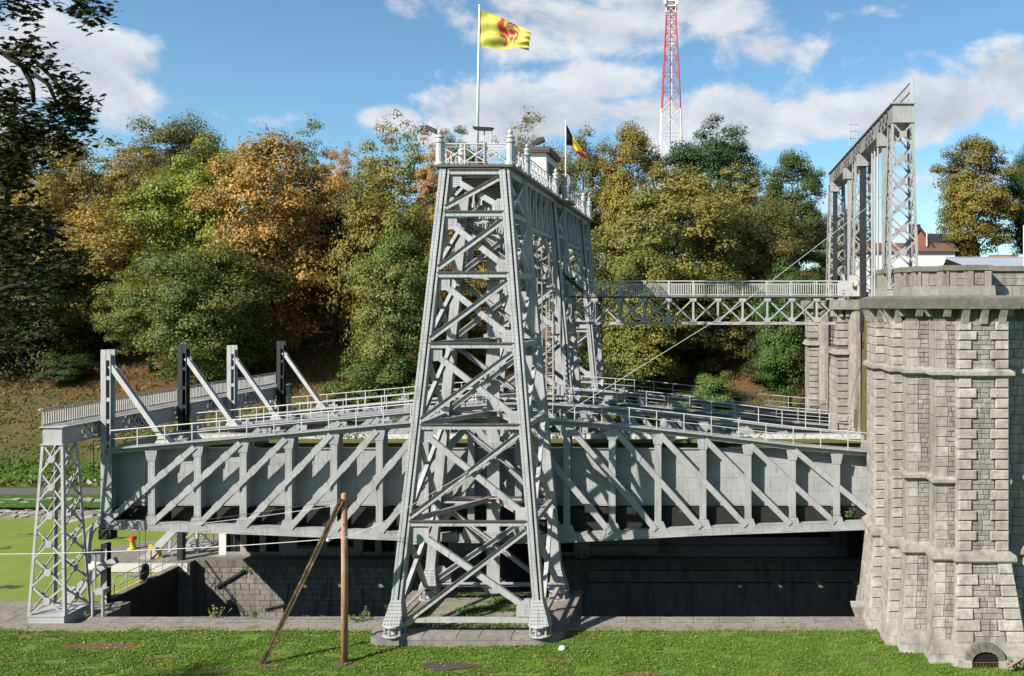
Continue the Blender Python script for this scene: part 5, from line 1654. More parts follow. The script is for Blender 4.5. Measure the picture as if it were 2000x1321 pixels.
part(M().prism([V(-35.0, 47.5, 2.2), V(-34.95, 47.5, 3.4), V(-34.8, 47.5, 4.1), V(-34.45, 47.5, 4.55), V(-34.2, 47.5, 4.6), V(-34.2, 47.5, 4.3), V(-34.45, 47.5, 4.2), V(-34.68, 47.5, 3.85), V(-34.8, 47.5, 3.3), V(-34.82, 47.5, 2.2)][::-1], (0, .2, 0)), 'arm', S_GANT, ba)
part(M().beam((-36.2, 47.6, 4.5), (-34.2, 47.6, 5.0), (0, -1, 0), BX(.13, .1)), 'tie_bar', S_GANT, ba)
part(M().beam((-35.6, 47.6, 3.6), (-34.2, 47.6, 4.75), (0, -1, 0), BX(.1, .08)), 'tie_bar', S_GANT, ba)
# small valve stand and wheel near the basin corner
vs = thing('valve_stand', 'small grey valve stand with pipes by the left leg foot', 'valve', (xat(190, 46), 45.6, -.2))
for px in (181, 201):
    part(M().tube([(xat(px, 45.4), 45.4, -.2), (xat(px, 45.4), 45.4, 1.35)], .07, 8), 'pipe', S_GANT, vs)
    part(M().tube([(xat(px, 45.4), 45.4, .1), (xat(px, 45.4) - .25, 45.2, -.2)], .045, 6), 'stay', S_GANT, vs)
part(M().box(xat(188, 45.6), xat(206, 45.6), 45.4, 45.9, 1.2, 1.45).tube([(xat(194, 46), 45.7, 1.4), (xat(194, 46), 45.7, 3.3)], .05), 'housing', S_GANT, vs)
part(M().box(xat(190, 46), xat(204, 46), 45.6, 45.9, 3.3, 3.5), 'head', S_BLACK, vs)
wh = thing('sheave_wheel', 'black sheave wheel hanging on two dark cables above the gate wall', 'wheel', (xat(280, 51.5), 51.5, 1))
wc = at(279, 1117, 51.5)
part(M().prism([(wc.x, 51.5 + .42 * math.cos(a), wc.z + .5 * math.sin(a)) for a in np.linspace(0, 6.28, 17)[:-1]], (.14, 0, 0)), 'wheel', S_BLACK, wh)
for px in (272, 284):
    part(M().tube([at(px, 1110, 51.5), at(px, 1000, 51.5)], .014, 4), 'cable', CABLE_D, wh)

# guide columns under the right gantry
for k, (y, mt, wd, lab) in enumerate(((48.0, S_GANT, .3, 'broad grey guide column left of the nearest right lattice leg'), (54.85, S_BLACK, .26, 'black guide column hanging in front of the middle right leg'),
                                      (60.4, S_GANT, .2, 'grey guide column behind the middle right leg'), (67.2, S_BLACK, .2, 'black guide column by the farthest right leg'))):
    X = 9.72
    t = thing('guide_column', lab, 'guide column', (X, y, 17), 'guide columns under the right gantry')
    m = M().box(X - wd / 2, X + wd / 2 + .1, y - .2, y - .14, 14.9 if mt is S_BLACK else 17.1, 26.3).box(X - .05, X + .06, y - .14, y + .2, 14.9 if mt is S_BLACK else 17.1, 26.3)
    if mt is S_BLACK: m.box(X - wd / 2, X - wd / 2 + .06, y - .14, y + .25, 14.9, 26.3)
    part(m, 'column', mt if mt is S_BLACK else S_RIGHT, t)
    part(M().box(X - .35, X + .35, y - .3, y + .3, 25.6, 26.36), 'head', S_RIGHT, t)
for k, y in enumerate((50.6, 51.6, 52.4)):
    t = top(M().tube([(9.9, y, 17.2), (9.9, y, 26.3)], .06, 6), 'lifting_cable', S_GANT, ['nearest', 'middle', 'farthest'][k] + ' of three lifting cables between the right gantry legs', 'cable', (9.9, y, 17), 'lifting cables of the right gantry')
# stair rail on top of the right gantry
sr = thing('gantry_railing', 'slanted steel railing on top of the right gantry near end', 'railing', (10.2, 46, 27.4))
for k in range(9):
    y = 45.3 + k * .45
    part(M().box(10.5, 10.54, y, y + .03, 27.41, 28.45), 'rail_post', S_RIGHT, sr)
for z in (27.95, 28.45): part(M().tube([(10.52, 45.2, z), (10.52, 49.2, z)], .035), 'hand_rail', S_BLACK, sr)
part(M().tube([(10.75, 45.25, 28.9), (10.75, 45.25, 25.2)], .03), 'down_pipe', S_RIGHT, sr)
s2 = thing('roof_ladder_head', 'small ladder head standing on the middle of the right gantry', 'ladder', (9.6, 57.6, 27.4))
for dx in (-.25, .25): part(M().tube([(9.6 + dx, 57.6, 27.4), (9.7 + dx, 57.9, 29.0)], .04), 'stringer', S_RIGHT, s2)
for z in (28.0, 28.5, 28.95): part(M().tube([(9.36, 57.85, z), (9.98, 57.85, z)], .03), 'rung', S_RIGHT, s2)
# winding gear on the middle pier
wg = thing('winding_gear', 'white winding gear with round arch brackets on the middle pier', 'winch', (10.1, 56, 17.1))
for k, (a, b) in enumerate(((10.35, 53.6), (10.7, 56.4), (9.4, 61.5))):
    ring = [V(a, b + 1.0 * math.cos(w), 17.2 + 1.7 * math.sin(w)) for w in np.linspace(0, math.pi, 11)] + [V(a, b + .78 * math.cos(w), 17.2 + 1.45 * math.sin(w)) for w in np.linspace(math.pi, 0, 11)]
    part(M().prism(ring, (.16, 0, 0)), 'arch_bracket', S_RIGHT, wg)
part(M().box(8.9, 9.6, 55.2, 56.6, 17.24, 17.9).box(9.0, 9.4, 55.5, 56.2, 17.9, 18.6), 'gear_case', S_RAIL, wg)
part(M().lathe((9.1, 55.0, 17.9), [(.1, 0), (.12, .2)], 8), 'lamp', YELLOW, wg)
part(M().box(8.7, 9.3, 57.6, 58.6, 17.24, 18.3), 'gear_case', S_RAIL, wg)

# ------------------------------------------------------------------ footbridge
fb = thing('footbridge', 'slender lattice footbridge from the middle tower to the stone pier', 'footbridge', (0, 57.5, 16))
zt_, zb2 = 17.22, 15.45
nb = 12
XN = [8.69 - 1.655 * k for k in range(nb)][::-1]
for y, nn in ((57.0, -1), (58.2, 1)):
    for i in range(len(XN)):
        x = XN[i]
        part(M().beam((x, y, zb2), (x, y, zt_ - .08), (0, -1, 0), [(-.07, .07, .03, .06), (-.015, .015, -.06, .03)]), 'upright', S_BRIDGE, fb)
        part(M().box(x - .22, x + .22, y - .085, y - .065, zt_ - .32, zt_ - .08), 'node_plate', S_BRIDGE, fb)
        part(M().box(x - .2, x + .2, y - .085, y - .065, zb2 + .05, zb2 + .24), 'node_plate', S_BRIDGE, fb)
        if i + 1 < len(XN):
            x2 = XN[i + 1]
            part(M().beam((x + .05, y, zb2 + .12), (x2 - .05, y, zt_ - .18), (0, -1, 0), BX(.09, .03, .02)), 'diagonal', S_BRIDGE, fb)
            part(M().beam((x + .05, y, zt_ - .18), (x2 - .05, y, zb2 + .12), (0, -1, 0), BX(.09, .03, -.03)), 'diagonal', S_BRIDGE, fb)
            part(M().box(x + .002, x2 - .002, y - .12, y + .12, zt_ - .07, zt_ + .02), 'top_chord', S_BLACK if nn < 0 else S_BRIDGE, fb)
            part(M().box(x + .002, x2 - .002, y - .1, y + .1, zb2 - .1, zb2 - .05).box(x + .002, x2 - .002, y - .03, y + .03, zb2 - .05, zb2 + .08), 'bottom_chord', S_RUST, fb)
k = 0
for x in np.arange(XN[0], 9.8, .42):
    part(M().box(x + .006, min(x + .414, 9.9), 56.95, 58.25, zt_ + .025, zt_ + .075), 'deck_plank', S_BRIDGE, fb)
bal2 = M().box(-.018, .018, -.018, .018, .1, .74).lathe((0, 0, .74), [(.02, 0), (.035, .03), (.03, .06), (.012, .08)], 6).mesh('baluster', S_RAIL)
for y in (56.98, 58.22):
    for x in np.arange(XN[0], 9.3, .155):
        if len([1]) : inst(bal2, 'baluster', fb, (float(x), y, zt_ + .07))
    for x in XN: part(M().box(x - .03, x + .03, y - .03, y + .03, zt_ + .07, zt_ + 1.07), 'rail_post', S_RAIL, fb)
    for z, rr in ((.14, .022), (.86, .022), (1.06, .03)):
        part(M().tube([(XN[0], y, zt_ + z), (9.3, y, zt_ + z)], rr), 'hand_rail', S_RAIL, fb)
# dark inspection stair at the tower end
st = thing('inspection_stair', 'dark steel stair climbing inside the middle tower to footbridge', 'stair', (-9.6, 57.5, 17))
for y in (56.9, 57.7):
    part(M().beam((-11.2, y, 19.7), (-8.3, y, 17.3), (0, -1, 0), BX(.2, .04)), 'stringer', S_BLACK, st)
    part(M().beam((-11.2, y, 20.6), (-8.3, y, 18.2), (0, -1, 0), BX(.05, .04)), 'hand_rail', S_RAIL, st)
for k in range(11):
    u = (k + .5) / 11
    part(M().box(-11.2 + 2.9 * u - .13, -11.2 + 2.9 * u + .13, 56.93, 57.67, 19.7 - 2.4 * u, 19.74 - 2.4 * u), 'tread', S_BLACK, st)

# ------------------------------------------------------------------ the big stone pier on the right
bp = thing('stone_pier', 'massive grey stone pier with quoins, string courses and corbels', 'pier', (12, 43, 0))
PX = [8.7, 9.16, 9.68, 10.77, 11.78]; PD = [45.1, 43.07, 42.07, 40.9, 40.55]
PXR, PDR, PXE, PDB = 14.12, 41.75, 24.0, 47.55
def plan(dx, dy=None, per=None):
    dy = dx if dy is None else dy
    o = per or [0] * 7
    p = [(PX[0] - dx - o[0], PDB)]
    for i in range(5):
        p.append((PX[i] - dx - o[i], PD[i] - dy - o[i]))
        if i < 4: p.append((PX[i + 1] - dx - o[i + 1], PD[i] - dy - o[i]))
    p += [(PXR + dx + o[5], PD[4] - dy - o[4]), (PXR + dx + o[5], PDR - dy - o[5]), (PXE, PDR - dy - o[5]), (PXE, PDB)]
    return p
def band(m, secs):
    rings = []
    for dx, dy, per, z in secs: rings.append([V(a, b, z) for a, b in plan(dx, dy, per)])
    n = len(rings[0]); s = len(m.v)
    for r_ in rings: m.v += [tuple(q) for q in r_]
    for k in range(len(rings) - 1):
        for i in range(n - 1):
            m.f.append((s + k * n + i, s + k * n + i + 1, s + (k + 1) * n + i + 1, s + (k + 1) * n + i)); m.mi.append(0)
    return m
def ring(dx, dy, z): return [V(a, b, z) for a, b in plan(dx, dy)]
def frustum(m, dx0, dy0, z0, dx1, dy1, z1, mi=0):
    a, b = ring(dx0, dy0, z0), ring(dx1, dy1, z1)
    n = len(a); s = len(m.v)
    m.v += [tuple(q) for q in a + b]
    for i in range(n):
        j = (i + 1) % n
        m.f.append((s + i, s + j, s + n + j, s + n + i)); m.mi.append(mi)
    m.f.append(tuple(s + i for i in range(n))[::-1]); m.mi.append(mi)
    m.f.append(tuple(s + n + i for i in range(n))); m.mi.append(mi)
    return m
frm = M()
frustum(frm, -.03, -.03, 4.9, -.03, -.03, 16.5)
frustum(frm, .42, 1.2, -9.0, .42, 1.2, 0.0) if False else None
frustum(frm, .49, 1.26, 0.0, .0, .03, 4.9)
frustum(frm, .46, 1.23, -9.5, .46, 1.23, -.001)
part(frm, 'core', MORTAR, bp)
def bat(z):
    u = max(0, (4.9 - z) / 4.9)
    return (.03 + u * .5, .06 + u * 1.24) if z < 4.9 else (0, 0)
# facets: (axis, a, b, i) -> position function
def facet_pt(kind, i, u, z, out):
    dx, dy = bat(z)
    if kind == 'f':        # front face between x edges
        if i == 5: xl, xr = PXR + dx, PXR + 4.2
        else:
            xl = PX[i] - dx
            xr = (PX[i + 1] - dx) if i < 4 else PXR + dx
        y = (PD[i] if i < 5 else PDR) - dy
        return V(xl + (xr - xl) * u, y - out, z)
    else:                  # left-looking face of step i, from back (u=0) to front (u=1)
        yb = (PDB if i == 0 else PD[i - 1] - dy); yf = PD[i] - dy
        return V(PX[i] - dx - out, yb + (yf - yb) * u, z)
def facet_w(kind, i):
    if kind == 'f': return (PX[i + 1] - PX[i]) if i < 4 else (PXR - PX[4] if i == 4 else 4.2)
    return (PDB - PD[0]) if i == 0 else PD[i - 1] - PD[i]
counts = {}
STUFF = {}
def put(m, name, mat, cap=290):
    counts[name] = counts.get(name, 0) + 1
    if counts[name] <= cap: part(m, name, mat, bp)
    else:
        s = STUFF.setdefault((name + 's', mat.name), M()); b = len(s.v)
        s.v += m.v; s.f += [tuple(b + q for q in f) for f in m.f]; s.mi += m.mi
def stone_on(kind, i, u0, u1, z0, z1, out, name, mat, bev=.03, back=.05):
    w = facet_w(kind, i)
    bu = min(bev / w, (u1 - u0) * .3); bz = min(bev, (z1 - z0) * .3)
    P = lambda u, z, o: facet_pt(kind, i, u, z, o)
    m = M()
    a = [P(u0, z0, -back), P(u1, z0, -back), P(u1, z1, -back), P(u0, z1, -back)]
    b = [P(u0, z0, out - bev), P(u1, z0, out - bev), P(u1, z1, out - bev), P(u0, z1, out - bev)]
    c = [P(u0 + bu, z0 + bz, out), P(u1 - bu, z0 + bz, out), P(u1 - bu, z1 - bz, out), P(u0 + bu, z1 - bz, out)]
    m.v = [tuple(q) for q in a + b + c]
    fs = []
    for j in range(4):
        k = (j + 1) % 4
        fs += [(j, k, 4 + k, 4 + j), (4 + j, 4 + k, 8 + k, 8 + j)]
    fs.append((8, 9, 10, 11))
    if kind == 's': fs = [f[::-1] for f in fs]
    m.f = fs; m.mi = [0] * len(fs)
    put(m, name, mat)
COURSES = [(.0, 4.45), (4.95, 8.05), (8.42, 13.2), (13.62, 15.9)]
rr_ = random.Random(33)
hq = .475
for (za, zb_, wh_) in [(.0, 4.45, 'qp'), (4.95, 13.2, 'q'), (4.95, 8.05, 'p'), (8.42, 13.2, 'p'), (13.62, 15.9, 'qp')]:
    n = max(1, round((zb_ - za) / hq)); h = (zb_ - za) / n
    low = zb_ < 4.6
    for k in range(n):
        z0, z1 = za + k * h + .012, za + (k + 1) * h - .012
        rough = ST_QUOIN if not low else ST_ASH
        # quoin stacks on the two outer steps
        for i in ((0, 1) if 'q' in wh_ else ()):
            stone_on('f', i, .02, .98, z0 + .012, z1 - .008, .11, 'quoin_stone', rough, .03)
        # left faces of the outer steps: two stones each
        if 'q' in wh_:
          stone_on('s', 0, .02, .52, z0, z1, .04, 'side_stone', ST_QUOIN)
          stone_on('s', 0, .54, 1.03, z0, z1, .085, 'quoin_stone', rough)
          stone_on('s', 1, .0, .55, z0, z1, .03, 'side_stone', ST_QUOIN)
          stone_on('s', 1, .57, 1.04, z0, z1, .085, 'quoin_stone', rough)
        # pilaster quoins, alternately long and short
        if 'q' in wh_:
          lw = .36 if k % 2 else .255
          stone_on('f', 4, -.01, lw, z0 + .012, z1 - .008, .13, 'quoin_stone', rough, .035)
          stone_on('f', 4, 1 - lw, 1.01, z0 + .012, z1 - .008, .13, 'quoin_stone', rough, .035)
        if 'q' in wh_ and not (za == 0 and z0 < .9):
            q0, q1 = lw + .012, 1 - lw - .012
            parts_ = rr_.choice([(0, .5, 1), (0, .35, 1), (0, .62, 1), (0, 1)])
            nn = 2
            for kk in range(nn):
                zz0, zz1 = z0 + (z1 - z0 + .02) * kk / nn, z0 + (z1 - z0 + .02) * (kk + 1) / nn - .02
                cuts = sorted([0, 1] + [rr_.uniform(.3, .7)])
                for a, b in zip(cuts, cuts[1:]):
                    stone_on('f', 4, q0 + (q1 - q0) * a + .005, q0 + (q1 - q0) * b - .005, zz0, zz1, rr_.uniform(.0, .035), 'rubble_stone', ST_RUB, .02)
        if 'q' in wh_: stone_on('s', 4, 0, 1, z0, z1, .09, 'side_stone', rough)
        # bright narrow left faces of the inner steps: long smooth stones
        if 'p' not in wh_: continue
        if k % 2 == 0:
            zz = min(za + (k + 2) * h - .012, zb_ - .005)
            for i in (2, 3): stone_on('s', i, .0, 1.012, z0, zz, .02, 'side_stone', ST_TRIM, .015)
        # panels: ashlar left, rubble right
        for i in (2, 3):
            sp = rr_.uniform(.5, .66)
            stone_on('f', i, .0, sp - .01, z0, z1, rr_.uniform(.0, .02), 'ashlar_stone', ST_ASH, .02)
            for kk in range(2):
                zz0, zz1 = z0 + (z1 - z0 + .02) * kk / 2, z0 + (z1 - z0 + .02) * (kk + 1) / 2 - .02
                s2_ = sp + (rr_.uniform(.12, .3) if rr_.random() < .5 else 0)
                if s2_ > sp + .01: stone_on('f', i, sp + .01, s2_ - .01, zz0, zz1, rr_.uniform(.0, .035), 'rubble_stone', ST_RUB, .02)
                stone_on('f', i, s2_ + .01, .985, zz0, zz1, rr_.uniform(.0, .035), 'rubble_stone', ST_RUB, .02)
        # recess to the right of the pilaster
        u = 0
        while u < .8:
            w = rr_.uniform(.1, .18)
            stone_on('f', 5, u + .003, u + w - .003, z0, z1, rr_.uniform(.0, .03), 'ashlar_stone', ST_ASH, .02); u += w
for (nm, mn), m in STUFF.items():
    mat = [x for x in (ST_RUB, ST_ASH, ST_QUOIN, ST_TRIM) if x.name == mn][0]
    part(m, nm, mat, bp, kind='stuff')
# plinth courses at the foot
m = frustum(M(), .66, 1.45, -.2, .62, 1.40, .42); part(m, 'base_course', ST_ASH, bp)
m = frustum(M(), .60, 1.35, .44, .50, 1.16, 1.02)
part(m, 'base_course', ST_TRIM, bp)
# string courses with sloping tops, cut in blocks along every step
def string_course(z0, z1, out, steps=None, name='string_course'):
    for kind, i in [('s', 0), ('f', 0), ('s', 1), ('f', 1), ('s', 2), ('f', 2), ('s', 3), ('f', 3), ('s', 4), ('f', 4), ('f', 5)]:
        if steps and (kind, i) not in steps: continue
        m = M()
        w = facet_w(kind, i)
        e0 = 0.0; e1 = 1 + out / w if kind == 's' or i < 4 else 1 + out / w
        if kind == 'f': e0 = -out / w
        if kind == 's': e0 = 0 if i == 0 else -out / w * 1.0
        if kind == 'f' and i < 4: e1 = 1 - .004 / w
        if kind == 's': e1 = 1 + (out - .003) / w
        if kind == 'f' and i == 5: e0, e1 = .0, 1
        P = lambda u, z, o: facet_pt(kind, i, u, z, o)
        h = z1 - z0
        bz = max(z0, 4.9)
        sec = [(z0, 0), (z0 + h * .12, out * .75), (z0 + h * .3, out), (z0 + h * .72, out), (z1, .02)]
        dzb = bat(z0)
        pts = []
        for u in (e0, e1):
            for (z, o) in sec + [(z1, -.1), (z0, -.1)]:
                q = P(u, z, o); pts.append(q)
        k = len(sec) + 2
        m.v = [tuple(q) for q in pts]
        for j in range(k):
            j2 = (j + 1) % k
            m.f.append((j, j2, k + j2, k + j)); m.mi.append(0)
        m.f.append(tuple(range(k))[::-1]); m.f.append(tuple(range(k, 2 * k))); m.mi += [0, 0]
        part(m, name, ST_TRIM, bp)
def course(z0, z1, out, on=(1, 1, 1, 1, 1, 1), name='string_course'):
    h = z1 - z0
    P_ = lambda o: [o if q else -.03 for q in on]
    secs = []
    for z, o in ((z0, -.04), (z0, .06), (z0 + h * .18, out * .8), (z0 + h * .3, out), (z0 + h * .68, out), (z1, .03), (z1 + .01, -.04)):
        dx, dy = bat(z) if z < 4.9 else bat(4.9) if z0 < 4.9 else (0, 0)
        secs.append((dx, dy, P_(o), z))
    part(band(M(), secs), name, ST_TRIM, bp)
course(13.2, 13.64, .27)
course(8.05, 8.44, .23, (0, 0, 1, 1, 0, 1))
course(4.4, 4.98, .27)
# corbels below the cornice
for kind, i, us in [('f', 4, (.12, .5, .88)), ('f', 3, (.5,)), ('f', 2, (.5,)), ('f', 1, (.5,)), ('f', 0, (.5,)), ('s', 1, (.3, .75)), ('s', 0, (.2, .45, .7, .93)), ('s', 2, (.5,)), ('s', 3, (.5,)), ('f', 5, (.1, .35, .6, .85))]:
    w = facet_w(kind, i)
    for u in us:
        hw2 = .17 / w
        for (z0, z1, o) in ((16.12, 16.5, .42), (15.78, 16.11, .24)):
            if i in (2, 3, 5) and z0 < 16: continue
            P = lambda uu, z, oo: facet_pt(kind, i, uu, z, oo)
            m = M().hexa([P(u - hw2, z0, .0), P(u + hw2, z0, .0), P(u + hw2, z0 - .0, .02), P(u - hw2, z0, .02)][::1] and
                         [P(u - hw2, z0, o * .55), P(u + hw2, z0, o * .55), P(u + hw2, z0, -.05), P(u - hw2, z0, -.05), P(u - hw2, z1, o), P(u + hw2, z1, o), P(u + hw2, z1, -.05), P(u - hw2, z1, -.05)])
            part(m, 'corbel', ST_TRIM, bp)
# cornice and parapet
part(frustum(M(), .45, .45, 16.5, .5, .5, 17.0), 'cornice', ST_COP, bp)
part(frustum(M(), .48, .48, 17.001, .0, .0, 17.14), 'cornice_weathering', ST_COP, bp)
part(frustum(M(), -.42, -.42, 17.141, -.45, -.45, 17.62), 'parapet_base', CONC, bp)
part(frustum(M(), -.68, -.68, 17.621, -.68, -.68, 18.36), 'parapet_core', ST_COP, bp)
part(frustum(M(), -.48, -.48, 18.361, -.52, -.52, 18.62), 'parapet_coping', ST_COP, bp)
def parapet_panels():
    base = dict(PX=list(PX), PD=list(PD))
    for kind, i in [('s', 0), ('f', 0), ('s', 1), ('f', 1), ('s', 2), ('f', 2), ('s', 3), ('f', 3), ('s', 4), ('f', 4), ('f', 5)]:
        ins = -.68
        xl = PX[i] + .68 if i < 5 else PXR - .68
        if kind == 'f':
            xr = (PX[i + 1] + .68) if i < 4 else (PXR - .68 if i == 4 else PXR + 5)
            y = (PD[i] if i < 5 else PDR) + .68
            w = xr - xl
            blocks = [(0, .12 if w > 1 else .3, .16, CONC), (.12 if w > 1 else .3, .5, .10, CONC), (.5, .97, .08, ST_RUB)]
            if i == 4: blocks = [(-.1, .2, .16, CONC), (.22, .4, .07, ST_RUB), (.405, .585, .085, ST_RUB), (.59, .74, .07, ST_RUB), (.76, 1.09, .16, CONC)]
            if i == 5: blocks = [(.05, .1, .1, CONC)] + [(.1 + .1 * q, .198 + .1 * q, .08, ST_RUB) for q in range(6)]
            for (a, b, o, mt) in blocks:
                for (za, zb_) in (((17.63, 18.35),) if mt is CONC else ((17.66, 17.98), (17.995, 18.3))):
                    m = M().box(xl + w * a + .004, xl + w * b - .004, y - o, y + .02, za, zb_)
                    part(m, 'parapet_block', mt, bp)
        else:
            yb = (PDB if i == 0 else PD[i - 1] + .68); yf = PD[i] + .68
            part(M().box(xl - .155, xl + .02, yf - .0, yb, 17.63, 18.35), 'parapet_block', CONC, bp)
parapet_panels()
# barred arch at the foot of the pilaster
ZA = .36
ag = thing('barred_arch', 'small dark arched opening with rusty bars at the pier foot', 'grating', (12.6, 39.0, 0))
yA = PD[4] - 1.55
xa0, xa1 = xat(1899, 39), xat(1951, 39)
xc = (xa0 + xa1) / 2; wA = (xa1 - xa0) / 2
arch = [V(xa0, yA + .16, -.9), V(xa1, yA + .16, -.9), V(xa1, yA + .12, ZA)] + [V(xc + wA * math.cos(a), yA + .1, ZA + .42 * math.sin(a)) for a in np.linspace(0, math.pi, 9)[1:-1]] + [V(xa0, yA + .12, ZA)]
part(M().prism(arch, (0, -.04, 0)), 'dark_opening', flat('void', (.008, .007, .006), .9, .1, 2, 0), ag)
for k in range(9):
    a = math.pi * k / 8
    a2 = math.pi * (k + 1) / 8 - .03
    if k > 7: break
    m = M().prism([V(xc + (wA + .0) * math.cos(a), yA - .06, ZA + .42 * math.sin(a)), V(xc + wA * math.cos(a2), yA - .06, ZA + .42 * math.sin(a2)), V(xc + (wA + .30) * math.cos(a2), yA - .06, ZA + .03 + .74 * math.sin(a2)), V(xc + (wA + .30) * math.cos(a), yA - .06, ZA + .03 + .74 * math.sin(a))], (0, .3, 0))
    part(m, 'arch_stone', ST_COP, ag)
for s, x0_ in ((0, xa0 - .62), (1, xa1 + .01)):
    for q in range(3):
        part(M().box(x0_, x0_ + .6, yA - .05, yA + .3, -.75 + q * .38, -.38 + q * .38), 'jamb_stone', ST_QUOIN, ag)
rb = random.Random(4)
for k in range(8):
    x = xa0 + .1 + k * (xa1 - xa0 - .2) / 7
    part(M().tube([(x, yA + .07, -.6), (x + rb.uniform(-.05, .05), yA + .04, .0), (x, yA + .07, ZA - .1)], .012), 'bar', flat('rust_bar', (.2, .09, .05), .8, .3, 5, 0) if k == 0 else bpy.data.materials['rust_bar'], ag)
part(M().box(xa0 + .02, xa1 - .02, yA + .03, yA + .05, ZA - .12, ZA - .09), 'cross_bar', bpy.data.materials['rust_bar'], ag)
pp = top(M().tube([at(1968, 1302, 38.4), at(1980, 1296, 38.4), at(2012, 1276, 38.5)], [.10, .06, .06], 8), 'pipe', flat('rusty_pipe', (.33, .22, .17), .6, .3, 4), 'rusty pipe stub sticking out beside the barred arch', 'pipe', at(1980, 1296, 38.4))

# ------------------------------------------------------------------ middle and far piers
def small_pier(yF, yB, xL, lab, q0):
    t = thing('stone_pier', lab, 'pier', (xL + 1, yF, 0))
    part(M().box(xL + .03, xL + .75, yF + .03, yB, -9, 16.6).box(xL + .7, 10.6, yF + 2.2, yB, -9, 16.6), 'core', MORTAR, t)
    # smooth rounded cutwater and rusty guide
    prof = [V(xL + .62, yF + .3, 0), V(xL + .66, yF - .05, 0), V(xL + .85, yF - .42, 0), V(xL + 1.1, yF - .52, 0), V(xL + 1.4, yF - .52, 0), V(xL + 1.5, yF - .3, 0), V(xL + 1.5, yF + .4, 0)]
    part(M().prism([p + V(0, 0, 6.6) for p in prof], (0, 0, 10.0)), 'smooth_column', CONC, t)
    part(M().prism([V(xL + .5, yF - .7, 6.2), V(xL + 1.6, yF - .7, 6.2), V(xL + 1.6, yF + .4, 6.2), V(xL + .5, yF + .4, 6.2)], (0, 0, .35)), 'sill_block', ST_COP, t)
    g = M().box(xL + 1.52, xL + 1.86, yF - .45, yF - .3, -9, 16.5)
    g.rivets((xL + 1.6, yF - .45, 6.5), (xL + 1.6, yF - .45, 16.4), (0, -1, 0), (0,), .003, .5, .05, .03)
    part(g, 'rusty_guide', steel('guide_rust', (.10, .05, .04), 1.0, .6), t)
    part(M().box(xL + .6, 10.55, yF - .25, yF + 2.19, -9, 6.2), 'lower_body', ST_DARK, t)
    z = 3.0; k = 0
    while z < 15.6:
        if not (13.3 < z + .2 < 13.9):
            z1 = z + .47
            for (xa, xb, o) in ((xL, xL + .64, .08),):
                part(M().hexa([(xa - .06, yF - o, z + .035), (xb, yF - o, z + .035), (xb, yF + .02, z + .01), (xa - .06, yF + .02, z + .01), (xa - .06, yF - o, z1 - .035), (xb, yF - o, z1 - .035), (xb, yF + .02, z1 - .01), (xa - .06, yF + .02, z1 - .01)]), 'quoin_stone', ST_QUOIN, t)
            for (ya, yb_) in ((yF + .03, yF + (1.5 if k % 2 else 2.3)), (yF + (1.53 if k % 2 else 2.33), yB)):
                part(M().box(xL - .04, xL + .02, ya, yb_ - .02, z + .012, z1 - .012), 'side_stone', ST_QUOIN, t)
        z += .5; k += 1
    part(M().hexa([(xL - .3, yF - .3, 13.42), (xL + .68, yF - .3, 13.42), (xL + .68, yB, 13.42), (xL - .3, yB, 13.42), (xL - .05, yF - .1, 13.75), (xL + .68, yF - .1, 13.75), (xL + .68, yB, 13.75), (xL - .05, yB, 13.75)]), 'string_course', ST_TRIM, t)
    for q in range(3):
        part(M().box(xL - .35 + .0, xL + .0, yF + .1 + q * .9, yF + .5 + q * .9, 15.9, 16.38), 'corbel', ST_TRIM, t)
    for q in range(2):
        part(M().box(xL + .05 + q * .42, xL + .28 + q * .42, yF - .3, yF, 15.9, 16.38), 'corbel', ST_TRIM, t)
    part(M().box(xL - .4, xL + 1.5, yF - .62, yB, 16.38, 17.02), 'cap_stone', CONC, t)
    part(M().box(xL + 1.55, 12, yF - .3, yB, 16.4, 16.98), 'cap_stone', CONC, t)
    return t
small_pier(56.0, 59.9, 8.32, 'middle stone pier behind the big pier carrying the bridge end', 0)
small_pier(68.6, 72.0, 7.95, 'farthest stone pier left of the middle pier with thin quoins', 0)
part_ = M().box(7.6, 30, 60.2, 68.0, 16.6, 17.0)
struct(M().box(10.8, 40, 47.6, 75, 16.2, 17.02), 'upper_terrace', QUAY)
struct(M().box(14.3, 60, 38.0, 47.7, -2, .02), 'pier_side_ground', DIRT)
# mossy timber between caisson end and the pier
mt_ = thing('mossy_fenders', 'mossy timber fenders in the gap beside the big pier', 'timber', (9.2, 49, 8))
MOSS = flat('moss_timber', (.13, .125, .045), .9, .5, 2, .6)
for k, (px, a, b, D) in enumerate(((1692, 620, 860, 50.5), (1687, 690, 850, 52), (1699, 760, 870, 49), (1672, 800, 835, 53))):
    part(M().hexa([at(px - 3, b, D), at(px + 4, b, D), at(px + 4, b, D) + V(0, .3, 0), at(px - 3, b, D) + V(0, .3, 0), at(px - 2, a, D), at(px + 3, a, D), at(px + 3, a, D) + V(0, .3, 0), at(px - 2, a, D) + V(0, .3, 0)]), 'timber', MOSS, mt_)
# small bright thing at the pier foot: stone block
top(M().hexa([at(1663, 1186, 45.2), at(1690, 1186, 45.2), at(1700, 1218, 45.4), at(1675, 1217, 45.2)] + [p + V(0, .5, .1) for p in (at(1663, 1184, 45.2), at(1690, 1184, 45.2), at(1700, 1190, 45.4), at(1675, 1190, 45.2))]), 'corner_block', ST_TRIM, 'pale worn stone block at the chamber corner under the big pier', 'stone', at(1680, 1200, 45.3))

